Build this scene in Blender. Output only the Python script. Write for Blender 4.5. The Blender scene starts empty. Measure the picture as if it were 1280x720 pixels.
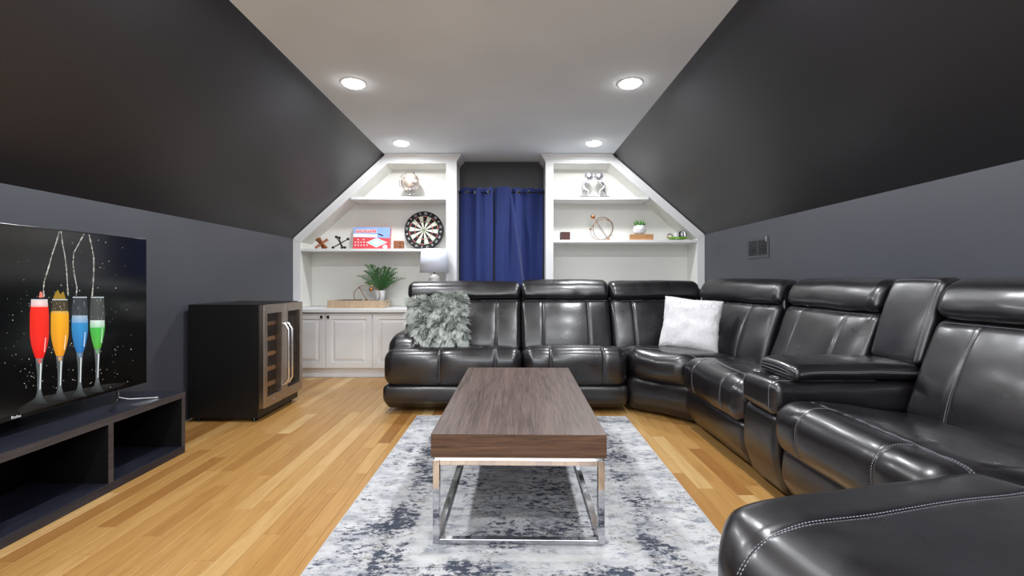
import bpy, bmesh, math, random
from mathutils import Vector, Matrix, Euler
from mathutils import noise as mn

random.seed(7)
PI = math.pi
C = bpy.context.scene.collection
scene = bpy.context.scene

# ------------------------------------------------------------------ camera, world, exposure
cam_d = bpy.data.cameras.new('camera')
cam_d.sensor_width = 36.0
cam_d.lens = 15.75
cam_d.shift_x = 0.001
cam_d.shift_y = -10.0 / 1280
cam_d.clip_start = 0.02
cam = bpy.data.objects.new('camera', cam_d)
cam.location = (0, 0, 1.05)
cam.rotation_euler = (PI / 2, 0, 0)
C.objects.link(cam)
scene.camera = cam
world = bpy.data.worlds.new('world')
scene.world = world
world.use_nodes = True
world.node_tree.nodes['Background'].inputs[0].default_value = (0.9, 0.94, 1.0, 1)
world.node_tree.nodes['Background'].inputs[1].default_value = 0.55
scene.view_settings.view_transform = 'Standard'
scene.view_settings.look = 'None'
scene.view_settings.gamma = 1
scene.view_settings.exposure = 0.2
CAN_POWER = 17.5
LENS_GLOW = 22.0
LIGHT_COL = (0.94, 0.965, 1.0)
FILL_POWER = 48.0  # strength of the added fill behind the viewer


# ------------------------------------------------------------------ materials
def rgb(r, g, b):
    f = lambda c: (c / 255 / 12.92) if c <= 10 else ((c / 255 + 0.055) / 1.055) ** 2.4
    return (f(r), f(g), f(b), 1)


class NT:
    def __init__(s, name):
        s.m = bpy.data.materials.new(name)
        s.m.use_nodes = True
        s.t = s.m.node_tree
        s.b = s.t.nodes['Principled BSDF']

    def n(s, typ, **kw):
        nd = s.t.nodes.new(typ)
        for k, v in kw.items():
            setattr(nd, k, v)
        return nd

    def l(s, a, b):
        s.t.links.new(a, b)

    def math(s, op, a, b=None, c=None, clamp=False):
        nd = s.n('ShaderNodeMath', operation=op, use_clamp=clamp)
        for i, v in enumerate((a, b, c)):
            if v is None:
                continue
            if isinstance(v, (int, float)):
                nd.inputs[i].default_value = v
            else:
                s.l(v, nd.inputs[i])
        return nd.outputs[0]

    def ramp(s, fac, stops):
        nd = s.n('ShaderNodeValToRGB')
        el = nd.color_ramp.elements
        while len(el) < len(stops):
            el.new(0.5)
        for e, (p, c) in zip(el, stops):
            e.position = p
            e.color = c if len(c) == 4 else (*c, 1)
        s.l(fac, nd.inputs[0])
        return nd.outputs[0]

    def noise(s, vec, scale, detail=3, rough=0.5, dist=0.0):
        nd = s.n('ShaderNodeTexNoise')
        nd.inputs['Scale'].default_value = scale
        nd.inputs['Detail'].default_value = detail
        nd.inputs['Roughness'].default_value = rough
        nd.inputs['Distortion'].default_value = dist
        if vec is not None:
            s.l(vec, nd.inputs['Vector'])
        return nd.outputs[0]

    def map(s, vec, scale=(1, 1, 1), loc=(0, 0, 0)):
        nd = s.n('ShaderNodeMapping')
        nd.inputs['Scale'].default_value = scale
        nd.inputs['Location'].default_value = loc
        s.l(vec, nd.inputs[0])
        return nd.outputs[0]

    def mix(s, fac, a, b, typ='MIX'):
        nd = s.n('ShaderNodeMix', data_type='RGBA', blend_type=typ)
        for sock, v in ((nd.inputs[0], fac), (nd.inputs[6], a), (nd.inputs[7], b)):
            if isinstance(v, (int, float)):
                sock.default_value = v
            elif isinstance(v, tuple):
                sock.default_value = v if len(v) == 4 else (*v, 1)
            else:
                s.l(v, sock)
        return nd.outputs[2]

    def bump(s, h, strength=0.3, dist=0.01):
        nd = s.n('ShaderNodeBump')
        nd.inputs['Strength'].default_value = strength
        nd.inputs['Distance'].default_value = dist
        s.l(h, nd.inputs['Height'])
        s.l(nd.outputs[0], s.b.inputs['Normal'])

    def pos(s):
        return s.n('ShaderNodeNewGeometry').outputs['Position']

    def obj(s):
        return s.n('ShaderNodeTexCoord').outputs['Object']


def simple(name, col, rough=0.5, metal=0.0, var=0.06, scale=12, bump=0.0, coat=0.0, spec=0.5):
    t = NT(name)
    v = t.noise(t.obj(), scale, 4)
    lo = tuple(max(0, c * (1 - var)) for c in col[:3])
    hi = tuple(min(1, c * (1 + var)) for c in col[:3])
    t.l(t.ramp(v, [(0.3, lo), (0.7, hi)]), t.b.inputs['Base Color'])
    t.b.inputs['Roughness'].default_value = rough
    t.b.inputs['Metallic'].default_value = metal
    t.b.inputs['Coat Weight'].default_value = coat
    t.b.inputs['Specular IOR Level'].default_value = spec
    if bump:
        t.bump(t.noise(t.obj(), scale * 18, 3), bump, 0.002)
    return t.m


def paint(name, col, rough, bump=0.12, spec=0.5):
    t = NT(name)
    p = t.pos()
    v = t.noise(p, 1.3, 3)
    t.l(t.ramp(v, [(0.3, tuple(c * 0.95 for c in col[:3])), (0.7, tuple(min(1, c * 1.05) for c in col[:3]))]), t.b.inputs['Base Color'])
    t.b.inputs['Roughness'].default_value = rough
    t.b.inputs['Specular IOR Level'].default_value = spec
    t.bump(t.noise(p, 160, 4, 0.6), bump, 0.002)
    return t.m


def leather(name):
    t = NT(name)
    p = t.pos()
    v = t.noise(p, 7, 5, 0.6)
    t.l(t.ramp(v, [(0.3, rgb(15, 12, 15)), (0.7, rgb(25, 22, 26))]), t.b.inputs['Base Color'])
    cre = t.noise(t.map(p, (9, 9, 16)), 1, 2, 0.45, 0.5)
    r = t.noise(p, 9, 2, 0.5)
    mr = t.n('ShaderNodeMapRange')
    mr.inputs[1].default_value = 0.3
    mr.inputs[2].default_value = 0.7
    mr.inputs[3].default_value = 0.27
    mr.inputs[4].default_value = 0.37
    t.l(r, mr.inputs[0])
    t.l(mr.outputs[0], t.b.inputs['Roughness'])
    t.b.inputs['Specular IOR Level'].default_value = 0.75
    wrk = t.noise(t.map(p, (26, 26, 52), (3, 1, 7)), 1, 2, 0.5, 0.3)
    msk = t.ramp(t.noise(p, 4.5, 2), [(0.45, (0, 0, 0)), (0.68, (1, 1, 1))])
    h = t.math('ADD', t.math('MULTIPLY', t.noise(p, 600, 1), 0.10), t.math('MULTIPLY', cre, 1.0))
    h = t.math('ADD', h, t.math('MULTIPLY', t.math('MULTIPLY', wrk, msk), 0.5))
    t.bump(h, 0.22, 0.005)
    t.b.inputs['Coat Weight'].default_value = 0.30
    t.b.inputs['Coat Roughness'].default_value = 0.17
    return t.m


def board_mat():
    t = NT('oak boards')
    at = t.n('ShaderNodeAttribute', attribute_name='tone')
    sp = t.n('ShaderNodeSeparateColor')
    t.l(at.outputs['Color'], sp.inputs[0])
    cb = t.n('ShaderNodeCombineXYZ')
    t.l(t.math('MULTIPLY', sp.outputs[1], 40), cb.inputs[0])
    t.l(t.math('MULTIPLY', sp.outputs[2], 40), cb.inputs[1])
    va = t.n('ShaderNodeVectorMath', operation='ADD')
    t.l(t.pos(), va.inputs[0])
    t.l(cb.outputs[0], va.inputs[1])
    g1 = t.noise(t.map(va.outputs[0], (38, 2.2, 1)), 1, 4, 0.6, 1.2)
    g2 = t.noise(t.map(va.outputs[0], (170, 5, 1)), 1, 3, 0.6)
    base = t.ramp(sp.outputs[0], [(0.0, rgb(150, 104, 54)), (0.35, rgb(174, 131, 74)), (0.7, rgb(186, 145, 88)), (1.0, rgb(206, 174, 122))])
    dark = t.mix(t.ramp(g1, [(0.42, (0, 0, 0)), (0.72, (1, 1, 1))]), base, (0.80, 0.72, 0.62, 1), 'MULTIPLY')
    m = t.mix(t.ramp(g2, [(0.5, (0, 0, 0)), (0.8, (1, 1, 1))]), dark, (0.86, 0.8, 0.72, 1), 'MULTIPLY')
    t.l(m, t.b.inputs['Base Color'])
    t.b.inputs['Roughness'].default_value = 0.33
    t.b.inputs['Coat Weight'].default_value = 0.15
    t.b.inputs['Coat Roughness'].default_value = 0.2
    t.bump(g2, 0.08, 0.001)
    return t.m


def wood(name, c1, c2, axis='y', rough=0.5, fine=150, bump=0.15, coarse=14):
    t = NT(name)
    sc = {'x': (1.6, coarse, coarse), 'y': (coarse, 1.6, coarse), 'z': (coarse, coarse, 1.6)}[axis]
    sf = {'x': (5, fine, fine), 'y': (fine, 5, fine), 'z': (fine, fine, 5)}[axis]
    o = t.obj()
    g1 = t.noise(t.map(o, sc), 1, 4, 0.6, 0.8)
    g2 = t.noise(t.map(o, sf), 1, 4, 0.65)
    a = t.math('ADD', t.math('MULTIPLY', g1, 0.36), t.math('MULTIPLY', g2, 0.64))
    t.l(t.ramp(a, [(0.38, c1), (0.62, c2)]), t.b.inputs['Base Color'])
    t.b.inputs['Roughness'].default_value = rough
    t.bump(g2, bump, 0.001)
    return t.m


def rug_mat():
    t = NT('distressed rug')
    o = t.obj()
    sx = t.n('ShaderNodeSeparateXYZ')
    t.l(o, sx.inputs[0])
    ax = t.math('ABSOLUTE', sx.outputs[0])
    ay = t.math('ABSOLUTE', sx.outputs[1])
    dx = t.math('SUBTRACT', 0.80, ax)
    dy = t.math('SUBTRACT', 1.07, ay)
    d = t.math('MINIMUM', dx, dy)                       # distance in from the rug edge
    wob = t.noise(t.map(o, (3, 3, 1)), 1, 3)
    dd = t.math('ADD', d, t.math('MULTIPLY', t.math('SUBTRACT', wob, 0.5), 0.10))
    band = t.ramp(dd, [(0.0, (.16, .16, .16)), (0.09, (.12, .12, .12)), (0.15, (.02, .02, .02)), (0.24, (.95, .95, .95)), (0.33, (.9, .9, .9)), (0.36, (0, 0, 0)), (0.42, (.1, .1, .1)), (0.6, (.62, .62, .62))])
    patch = t.noise(t.map(o, (2.6, 4.0, 1), (3.1, 1.7, 0)), 1, 4, 0.6)
    brk = t.noise(t.map(o, (24, 46, 1)), 1, 8, 0.80)
    a = t.math('ADD', t.math('MULTIPLY', band, 0.085), t.math('MULTIPLY', patch, 0.45))
    a = t.math('ADD', a, t.math('MULTIPLY', brk, 0.75))
    mask = t.ramp(a, [(0.680, (0, 0, 0)), (0.70, (1, 1, 1))])
    # soft greys underneath
    s1 = t.noise(t.map(o, (5, 11, 1), (8, 2, 0)), 1, 6, 0.65)
    base = t.ramp(s1, [(0.32, rgb(150, 153, 160)), (0.48, rgb(188, 188, 190)), (0.66, rgb(206, 206, 207))])
    s2 = t.noise(t.map(o, (11, 22, 1), (1, 9, 0)), 1, 8, 0.82)
    base = t.mix(t.ramp(s2, [(0.545, (0, 0, 0)), (0.575, (.8, .8, .8))]), base, rgb(142, 138, 130))
    s3 = t.noise(t.map(o, (9, 20, 1), (5, 4, 0)), 1, 8, 0.84)
    base = t.mix(t.ramp(s3, [(0.545, (0, 0, 0)), (0.57, (.85, .85, .85))]), base, rgb(122, 128, 140))
    fine = t.noise(t.map(o, (30, 300, 1)), 1, 3, 0.6)
    navy = t.ramp(fine, [(0.35, rgb(52, 58, 72)), (0.65, rgb(86, 91, 103))])
    col = t.mix(mask, base, navy)
    line = t.ramp(t.math('ABSOLUTE', t.math('SUBTRACT', d, 0.385)), [(0.0, (.75, .75, .75)), (0.018, (.7, .7, .7)), (0.026, (0, 0, 0))])
    col = t.mix(t.math('MULTIPLY', line, t.ramp(patch, [(0.35, (1, 1, 1)), (0.6, (.2, .2, .2))])), col, rgb(205, 205, 203))
    col = t.mix(0.25, col, t.ramp(fine, [(0.3, (0.62, 0.62, 0.62)), (0.7, (1, 1, 1))]), 'MULTIPLY')
    t.l(col, t.b.inputs['Base Color'])
    t.b.inputs['Roughness'].default_value = 0.95
    t.b.inputs['Specular IOR Level'].default_value = 0.1
    h = t.math('ADD', t.noise(t.map(o, (240, 520, 1)), 1, 3), t.math('MULTIPLY', mask, -0.8))
    t.bump(h, 0.35, 0.003)
    return t.m


def fabric(name, col, scale=500, rough=0.9, sheen=0.2, var=.12):
    t = NT(name)
    o = t.obj()
    v = t.noise(o, scale, 2)
    v2 = t.noise(o, 9, 3)
    a = t.math('ADD', t.math('MULTIPLY', v, 0.5), t.math('MULTIPLY', v2, 0.5))
    t.l(t.ramp(a, [(0.35, tuple(c * (1 - var) for c in col[:3])), (0.65, tuple(min(1, c * (1 + var)) for c in col[:3]))]), t.b.inputs['Base Color'])
    t.b.inputs['Roughness'].default_value = rough
    t.b.inputs['Sheen Weight'].default_value = sheen
    t.bump(v, 0.25, 0.002)
    return t.m


def emit(name, col, strength, attr=None):
    t = NT(name)
    t.b.inputs['Base Color'].default_value = (0.01, 0.01, 0.01, 1)
    t.b.inputs['Roughness'].default_value = 0.12
    if attr:
        at = t.n('ShaderNodeAttribute', attribute_name=attr)
        t.l(at.outputs['Color'], t.b.inputs['Emission Color'])
    else:
        t.b.inputs['Emission Color'].default_value = col if len(col) == 4 else (*col, 1)
    t.b.inputs['Emission Strength'].default_value = strength
    return t.m


def attr_mat(name, attr, rough=0.8, sheen=0.0):
    t = NT(name)
    at = t.n('ShaderNodeAttribute', attribute_name=attr)
    t.l(at.outputs['Color'], t.b.inputs['Base Color'])
    t.b.inputs['Roughness'].default_value = rough
    t.b.inputs['Sheen Weight'].default_value = sheen
    return t.m


def glass(name, col, rough=0.02, alpha=0.25):
    t = NT(name)
    t.b.inputs['Base Color'].default_value = col
    t.b.inputs['Roughness'].default_value = rough
    t.b.inputs['Alpha'].default_value = alpha
    t.b.inputs['Specular IOR Level'].default_value = 0.9
    return t.m


M = dict(
    wall=paint('charcoal wall paint', rgb(68, 70, 77), 0.42),
    slope=paint('charcoal wall paint shaded', rgb(43, 42, 45), 0.40),  # wall charcoal with the slopes' weaker light worked into its colour
    ceil=paint('white ceiling paint', (0.835, 0.90, 0.965), 0.9),
    white=paint('white trim paint', rgb(226, 226, 226), 0.45, 0.04),
    cream=paint('cream shelf back paint', rgb(219, 218, 212), 0.6, 0.04),
    leather=leather('dark leather'),
    thread=simple('grey thread', rgb(150, 150, 160), 0.7),
    boards=board_mat(),
    sub=simple('subfloor', rgb(60, 40, 22), 0.9),
    table=wood('smoked oak', rgb(58, 44, 38), rgb(114, 97, 90), 'y', 0.40, 300, 0.35, 44),
    table_end=wood('smoked oak edge', rgb(66, 44, 32), rgb(112, 82, 62), 'x', 0.45, 120, 0.3, 16),
    chrome=simple('polished chrome', rgb(196, 196, 200), 0.06, 1.0, 0.01),
    steel=simple('brushed stainless steel', rgb(176, 166, 158), 0.28, 1.0, 0.05, 40),
    handle=simple('bright steel handle', rgb(225, 225, 228), 0.22, 1.0, 0.03),
    black=simple('matte black', rgb(7, 7, 8), 0.45),
    blackgloss=simple('gloss black plastic', rgb(9, 9, 10), 0.18),
    darkin=simple('dark liner', rgb(30, 24, 20), 0.6),
    shelfwood=wood('beech shelf front', rgb(150, 104, 66), rgb(196, 146, 98), 'y', 0.5),
    stand=wood('blue black laminate', rgb(24, 25, 34), rgb(40, 42, 54), 'y', 0.34, 90, 0.1, 8),
    standedge=wood('grey brown laminate edge', rgb(46, 43, 46), rgb(70, 66, 68), 'y', 0.45, 90, 0.1, 8),
    standin=simple('black laminate', rgb(5, 5, 7), 0.5),
    screen=simple('glossy screen', rgb(5, 6, 7), 0.14, 0, 0.0, 1, 0, 0, 1.0),
    picture=emit('screen picture', (1, 1, 1), 1.0, 'pic'),
    curtain=fabric('navy curtain cloth', rgb(20, 42, 108), 320, 0.75, 0.25),
    rod=simple('dark rod', rgb(24, 22, 24), 0.35, 0.6),
    grommet=simple('pewter grommet', rgb(130, 130, 140), 0.25, 1.0),
    rug=rug_mat(),
    rugedge=fabric('rug binding', rgb(176, 176, 178)),
    whitecloth=fabric('white plush', rgb(232, 230, 232), 260, 0.95, 0.4, 0.04),
    greencloth=fabric('grey green backing', rgb(128, 136, 128), 260, 0.95, 0.2),
    fur=attr_mat('shaggy fur', 'fur', 0.75, 0.3),
    shade=fabric('white lamp shade', rgb(214, 218, 230), 300, 0.9, 0.1, 0.02),
    ceramic=simple('speckled ceramic', rgb(206, 202, 196), 0.4, 0, 0.12, 60),
    plaster=simple('white pot glaze', rgb(226, 226, 230), 0.4, 0, 0.03),
    leaf=simple('fern green', rgb(44, 86, 38), 0.55, 0, 0.35, 8),
    leaf2=simple('succulent green', rgb(84, 136, 62), 0.5, 0, 0.25, 20),
    bronze=simple('antique brass', rgb(134, 100, 70), 0.3, 1.0, 0.1),
    copper=simple('copper ball', rgb(182, 122, 78), 0.3, 1.0, 0.1),
    tray=wood('pale grooved wood', rgb(178, 158, 132), rgb(208, 190, 164), 'z', 0.6, 120, 0.2, 30),
    darkred=simple('dark red lacquer', rgb(70, 24, 20), 0.5),
    brown=wood('red brown wood', rgb(118, 66, 34), rgb(156, 94, 52), 'x', 0.5),
    jack=wood('chestnut wood', rgb(120, 62, 26), rgb(168, 98, 50), 'x', 0.4),
    walnut=wood('walnut wood', rgb(62, 34, 30), rgb(88, 50, 44), 'x', 0.5),
    reclaimed=wood('reclaimed wood', rgb(142, 96, 54), rgb(200, 154, 102), 'x', 0.6),
    silver=simple('silver', rgb(222, 222, 228), 0.38, 1.0, 0.03),
    globe=None,
    iron=simple('black iron', rgb(16, 18, 24), 0.4, 0.3),
    boxred=simple('red print', rgb(214, 76, 84), 0.45, 0, 0.02),
    boxblue=simple('blue print', rgb(140, 172, 226), 0.45, 0, 0.02),
    boxwhite=simple('white print', rgb(232, 232, 236), 0.5, 0, 0.02),
    boxmint=simple('mint print', rgb(178, 222, 208), 0.5, 0, 0.03),
    bordred=simple('red sisal', rgb(186, 52, 58), 0.8),
    bordgreen=simple('green sisal', rgb(44, 132, 84), 0.8),
    bordblack=simple('black sisal', rgb(24, 20, 20), 0.8),
    bordcream=simple('cream sisal', rgb(222, 220, 200), 0.8),
    lime=simple('lime glaze', rgb(128, 176, 62), 0.3, 0, 0.15),
    vent=simple('painted vent', rgb(66, 68, 74), 0.45),
    coolglass=glass('smoked glass', rgb(60, 46, 36), 0.02, 0.2),
    trimring=simple('white can trim', rgb(240, 240, 240), 0.4),
    lens=emit('lit lens', (1.0, 0.98, 0.95), LENS_GLOW),
    knob=simple('dark bronze knob', rgb(46, 42, 40), 0.35, 0.8),
)


def globe_mat():
    t = NT('silver globe')
    v = t.noise(t.map(t.obj(), (1, 1, 1), (4, 1, 2)), 9, 4, 0.55)
    t.l(t.ramp(v, [(0.50, rgb(178, 166, 164)), (0.54, rgb(240, 226, 210))]), t.b.inputs['Base Color'])
    t.b.inputs['Roughness'].default_value = 0.3
    t.b.inputs['Metallic'].default_value = 0.75
    return t.m


M['globe'] = globe_mat()


# ------------------------------------------------------------------ mesh builder
class MB:
    def __init__(s):
        s.v, s.f, s.c = [], [], []

    def add(s, vs, fs, col=None, mat=None):
        o = len(s.v)
        for p in vs:
            p = Vector(p)
            s.v.append(mat @ p if mat else p)
            s.c.append(col)
        for f in fs:
            s.f.append(tuple(i + o for i in f))
        return s

    def box(s, x0, x1, y0, y1, z0, z1, col=None, mat=None):
        vs = [(x, y, z) for z in (z0, z1) for y in (y0, y1) for x in (x0, x1)]
        fs = [(0, 2, 3, 1), (4, 5, 7, 6), (0, 1, 5, 4), (2, 6, 7, 3), (0, 4, 6, 2), (1, 3, 7, 5)]
        return s.add(vs, fs, col, mat)

    def prism(s, poly, fn, a, b, col=None):
        """poly: list of 2D points; fn(u, v, t) -> point; extruded from t=a to t=b"""
        n = len(poly)
        vs = [fn(u, v, a) for u, v in poly] + [fn(u, v, b) for u, v in poly]
        fs = [tuple(range(n))[::-1], tuple(range(n, 2 * n))] + [(i, (i + 1) % n, n + (i + 1) % n, n + i) for i in range(n)]
        return s.add(vs, fs, col)

    def tube(s, pts, r, n=8, closed=False, caps=True, mat=None, col=None):
        pts = [Vector(p) for p in pts]
        k = len(pts)
        rs = r if isinstance(r, (list, tuple)) else [r] * k
        vs, fs = [], []
        up = None
        for i, p in enumerate(pts):
            if closed:
                t = pts[(i + 1) % k] - pts[i - 1]
            else:
                t = pts[min(i + 1, k - 1)] - pts[max(i - 1, 0)]
            t.normalize()
            if up is None:
                up = Vector((0, 0, 1)) if abs(t.z) < 0.9 else Vector((1, 0, 0))
            a = t.cross(up).normalized()
            b = a.cross(t).normalized()
            up = b
            for j in range(n):
                w = 2 * PI * j / n
                vs.append(p + (a * math.cos(w) + b * math.sin(w)) * rs[i])
        for i in range(k if closed else k - 1):
            for j in range(n):
                i2 = (i + 1) % k
                fs.append((i * n + j, i * n + (j + 1) % n, i2 * n + (j + 1) % n, i2 * n + j))
        if caps and not closed:
            fs.append(tuple(range(n))[::-1])
            fs.append(tuple((k - 1) * n + j for j in range(n)))
        return s.add(vs, fs, col, mat)

    def lathe(s, prof, n=24, c=(0, 0, 0), mat=None):
        """prof: list of (r, z)"""
        vs, fs = [], []
        for r, z in prof:
            for j in range(n):
                w = 2 * PI * j / n
                vs.append((c[0] + r * math.cos(w), c[1] + r * math.sin(w), c[2] + z))
        k = len(prof)
        for i in range(k - 1):
            for j in range(n):
                fs.append((i * n + j, i * n + (j + 1) % n, (i + 1) * n + (j + 1) % n, (i + 1) * n + j))
        if prof[0][0] > 1e-6:
            fs.append(tuple(range(n))[::-1])
        if prof[-1][0] > 1e-6:
            fs.append(tuple((k - 1) * n + j for j in range(n)))
        return s.add(vs, fs, None, mat)

    def ball(s, c, r, n=14, sc=(1, 1, 1)):
        m = n // 2 + 1
        vs, fs = [], []
        for i in range(m + 1):
            a = PI * i / m
            for j in range(n):
                w = 2 * PI * j / n
                vs.append((c[0] + r * sc[0] * math.sin(a) * math.cos(w), c[1] + r * sc[1] * math.sin(a) * math.sin(w), c[2] - r * sc[2] * math.cos(a)))
        for i in range(m):
            for j in range(n):
                fs.append((i * n + j, i * n + (j + 1) % n, (i + 1) * n + (j + 1) % n, (i + 1) * n + j))
        return s.add(vs, fs)

    def mesh(s, name, smooth=None, attr=None):
        me = bpy.data.meshes.new(name)
        me.from_pydata([tuple(p) for p in s.v], [], s.f)
        bm = bmesh.new()
        bm.from_mesh(me)
        bmesh.ops.remove_doubles(bm, verts=bm.verts, dist=1e-6) if attr is None else None
        bmesh.ops.recalc_face_normals(bm, faces=bm.faces)
        bm.to_mesh(me)
        bm.free()
        if attr:
            ca = me.color_attributes.new(attr, 'FLOAT_COLOR', 'POINT')
            for i, c in enumerate(s.c):
                c = c or (0.5, 0.5, 0.5)
                ca.data[i].color = (c[0], c[1], c[2], 1)
        if smooth is not None:
            me.shade_smooth()
            if smooth < 180:
                me.set_sharp_from_angle(angle=math.radians(smooth))
        return me


def part(name, mb, mat, parent=None, smooth=None, bev=0.0, attr=None, label=None, stuff=False, segs=2, loc=None, rot=None):
    me = mb if isinstance(mb, bpy.types.Mesh) else mb.mesh(name, smooth, attr)
    o = bpy.data.objects.new(name, me)
    if not me.materials:
        me.materials.append(mat)
    C.objects.link(o)
    if parent:
        o.parent = parent
    if loc:
        o.location = loc
    if rot:
        o.rotation_euler = rot
    if bev:
        b = o.modifiers.new('bevel', 'BEVEL')
        b.width = bev
        b.segments = segs
        b.limit_method = 'ANGLE'
    if label:
        o['label'] = label
    if stuff:
        o['kind'] = 'stuff'
    return o


def thing(name, label, cat, loc=(0, 0, 0), rot=(0, 0, 0), group=None):
    o = bpy.data.objects.new(name, None)
    o.empty_display_size = 0.1
    C.objects.link(o)
    o.location = loc
    o.rotation_euler = rot
    o['label'] = label
    o['category'] = cat
    if group:
        o['group'] = group
    return o


def tag(o, label, cat, group=None):
    o['label'] = label
    o['category'] = cat
    if group:
        o['group'] = group
    return o


def struct(name, mb, mat, label=None, cat=None, **kw):
    o = part(name, mb, mat, **kw)
    o['kind'] = 'structure'
    if label:
        o['label'] = label
        o['category'] = cat
    return o


def text_mesh(s, size, extrude=0.0004, align='CENTER'):
    cu = bpy.data.curves.new('lettering', 'FONT')
    cu.body = s
    cu.size = size
    cu.extrude = extrude
    cu.align_x = align
    cu.align_y = 'CENTER'
    o = bpy.data.objects.new('lettering_source', cu)
    C.objects.link(o)
    bpy.context.view_layer.update()
    dg = bpy.context.evaluated_depsgraph_get()
    me = bpy.data.meshes.new_from_object(o.evaluated_get(dg))
    bpy.data.objects.remove(o)
    bpy.data.curves.remove(cu)
    return me


# ------------------------------------------------------------------ the room
XL, XR = -2.42, 2.15          # knee walls
ZL, ZR = 1.51, 1.555          # tops of the knee walls
CL, CR = -1.40, 1.13          # edges of the flat ceiling
H = 2.44
Y0, Y1 = -2.2, 5.27
FACE = 4.97                   # bookcase face
TH = 0.10

struct('wall_left', MB().box(XL - TH, XL, Y0, Y1, 0, ZL), M['wall'], 'low charcoal knee wall behind the television', 'wall')
struct('wall_right', MB().box(XR, XR + TH, Y0, Y1, 0, ZR), M['wall'], 'low charcoal knee wall behind the long side of the sofa', 'wall')
struct('ceiling', MB().box(CL, CR, Y0, Y1, H, H + TH), M['ceil'], 'flat white ceiling strip with recessed lights', 'ceiling')
struct('wall_slope_left', MB().prism([(XL, ZL), (CL, H), (CL - .05, H + TH), (XL - TH, ZL)], lambda u, v, t: (u, t, v), Y0, Y1), M['slope'], 'dark sloping ceiling side above the television', 'wall')
struct('wall_slope_right', MB().prism([(XR, ZR), (CR, H), (CR + .05, H + TH), (XR + TH, ZR)], lambda u, v, t: (u, t, v), Y0, Y1), M['slope'], 'dark sloping ceiling side above the sofa', 'wall')
struct('wall_back', MB().box(XL - TH, XR + TH, Y1, Y1 + TH, 0, H + TH), M['slope'], 'dark wall at the far end behind the curtains', 'wall')
struct('wall_front', MB().box(XL - TH, -1.2, Y0 - TH, Y0, 0, H + TH).box(1.0, XR + TH, Y0 - TH, Y0, 0, H + TH).box(-1.2, 1.0, Y0 - TH, Y0, 0, .7).box(-1.2, 1.0, Y0 - TH, Y0, 2.2, H + TH), M['ceil'], 'wall behind the viewer', 'wall')
wf = struct('added_window', MB().box(-1.2, 1.0, Y0 - .07, Y0 - .02, .7, .75).box(-1.2, 1.0, Y0 - .07, Y0 - .02, 2.15, 2.2).box(-1.2, -1.15, Y0 - .07, Y0 - .02, .75, 2.15).box(.95, 1.0, Y0 - .07, Y0 - .02, .75, 2.15).box(-.125, -.075, Y0 - .07, Y0 - .02, .75, 2.15), M['white'], 'added white window frame around the fill light behind the viewer', 'window')  # unseen window, added only to carry the fill light
wl = bpy.data.lights.new('fill_light', 'AREA')  # added fill from behind the camera, lifts the ceiling
wl.shape = 'RECTANGLE'
wl.size, wl.size_y = 2.1, 1.4
wl.energy = FILL_POWER
wl.color = (0.92, 0.96, 1.0)
wo = bpy.data.objects.new('fill_light', wl)
C.objects.link(wo)
wo.location = (-.1, Y0 - .01, 1.45)
wo.rotation_euler = (PI / 2, 0, 0)

floor = struct('floor', MB().box(XL, XR, Y0, Y1, -0.06, -0.014), M['sub'], 'honey oak strip floor', 'floor')
PW = 0.082
rest = MB()
nb = 0
x = XL
row = 0
while x < XR - 0.002:
    x2 = min(x + PW, XR)
    y = Y0 - random.uniform(0, 0.9)
    while y < Y1:
        L = random.choice([0.45, 0.6, 0.75, 0.9, 1.1, 1.3, 1.5])
        y2 = y + L
        a, b = max(y, Y0), min(y2, Y1)
        if b - a > 0.02:
            u = random.random()
            tone = random.gauss(0.5, 0.14) if u < 0.78 else (random.uniform(0.8, 1) if u < 0.9 else random.uniform(0, .22))
            col = (min(1, max(0, tone)), random.random(), random.random())
            g, c = 0.0005, 0.0010
            vs = [(x + g, a + g, -0.014), (x2 - g, a + g, -0.014), (x2 - g, b - g, -0.014), (x + g, b - g, -0.014),
                  (x + g, a + g, -c), (x2 - g, a + g, -c), (x2 - g, b - g, -c), (x + g, b - g, -c),
                  (x + g + c, a + g + c, 0), (x2 - g - c, a + g + c, 0), (x2 - g - c, b - g - c, 0), (x + g + c, b - g - c, 0)]
            fs = [(0, 1, 5, 4), (1, 2, 6, 5), (2, 3, 7, 6), (3, 0, 4, 7), (4, 5, 9, 8), (5, 6, 10, 9), (6, 7, 11, 10), (7, 4, 8, 11), (8, 9, 10, 11)]
            vis = b > 1.5 and a < 4.84 and (x < -0.66 or (x2 > 0.78 and x < 1.36)) and not (x2 < -1.99 and b < 2.73) and not (x2 < -1.95 and a > 3.4 and b < 3.85)
            if vis and nb < 298:
                mb = MB().add([(vx - x, vy - a, vz) for vx, vy, vz in vs], fs, col)
                o = part('floor_board', mb, M['boards'], floor, attr='tone', loc=(x, a, 0))
                nb += 1
            else:
                rest.add(vs, fs, col)
        y = y2
    x = x2
    row += 1
part('floor_boards', rest, M['boards'], floor, attr='tone', stuff=True)

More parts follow.
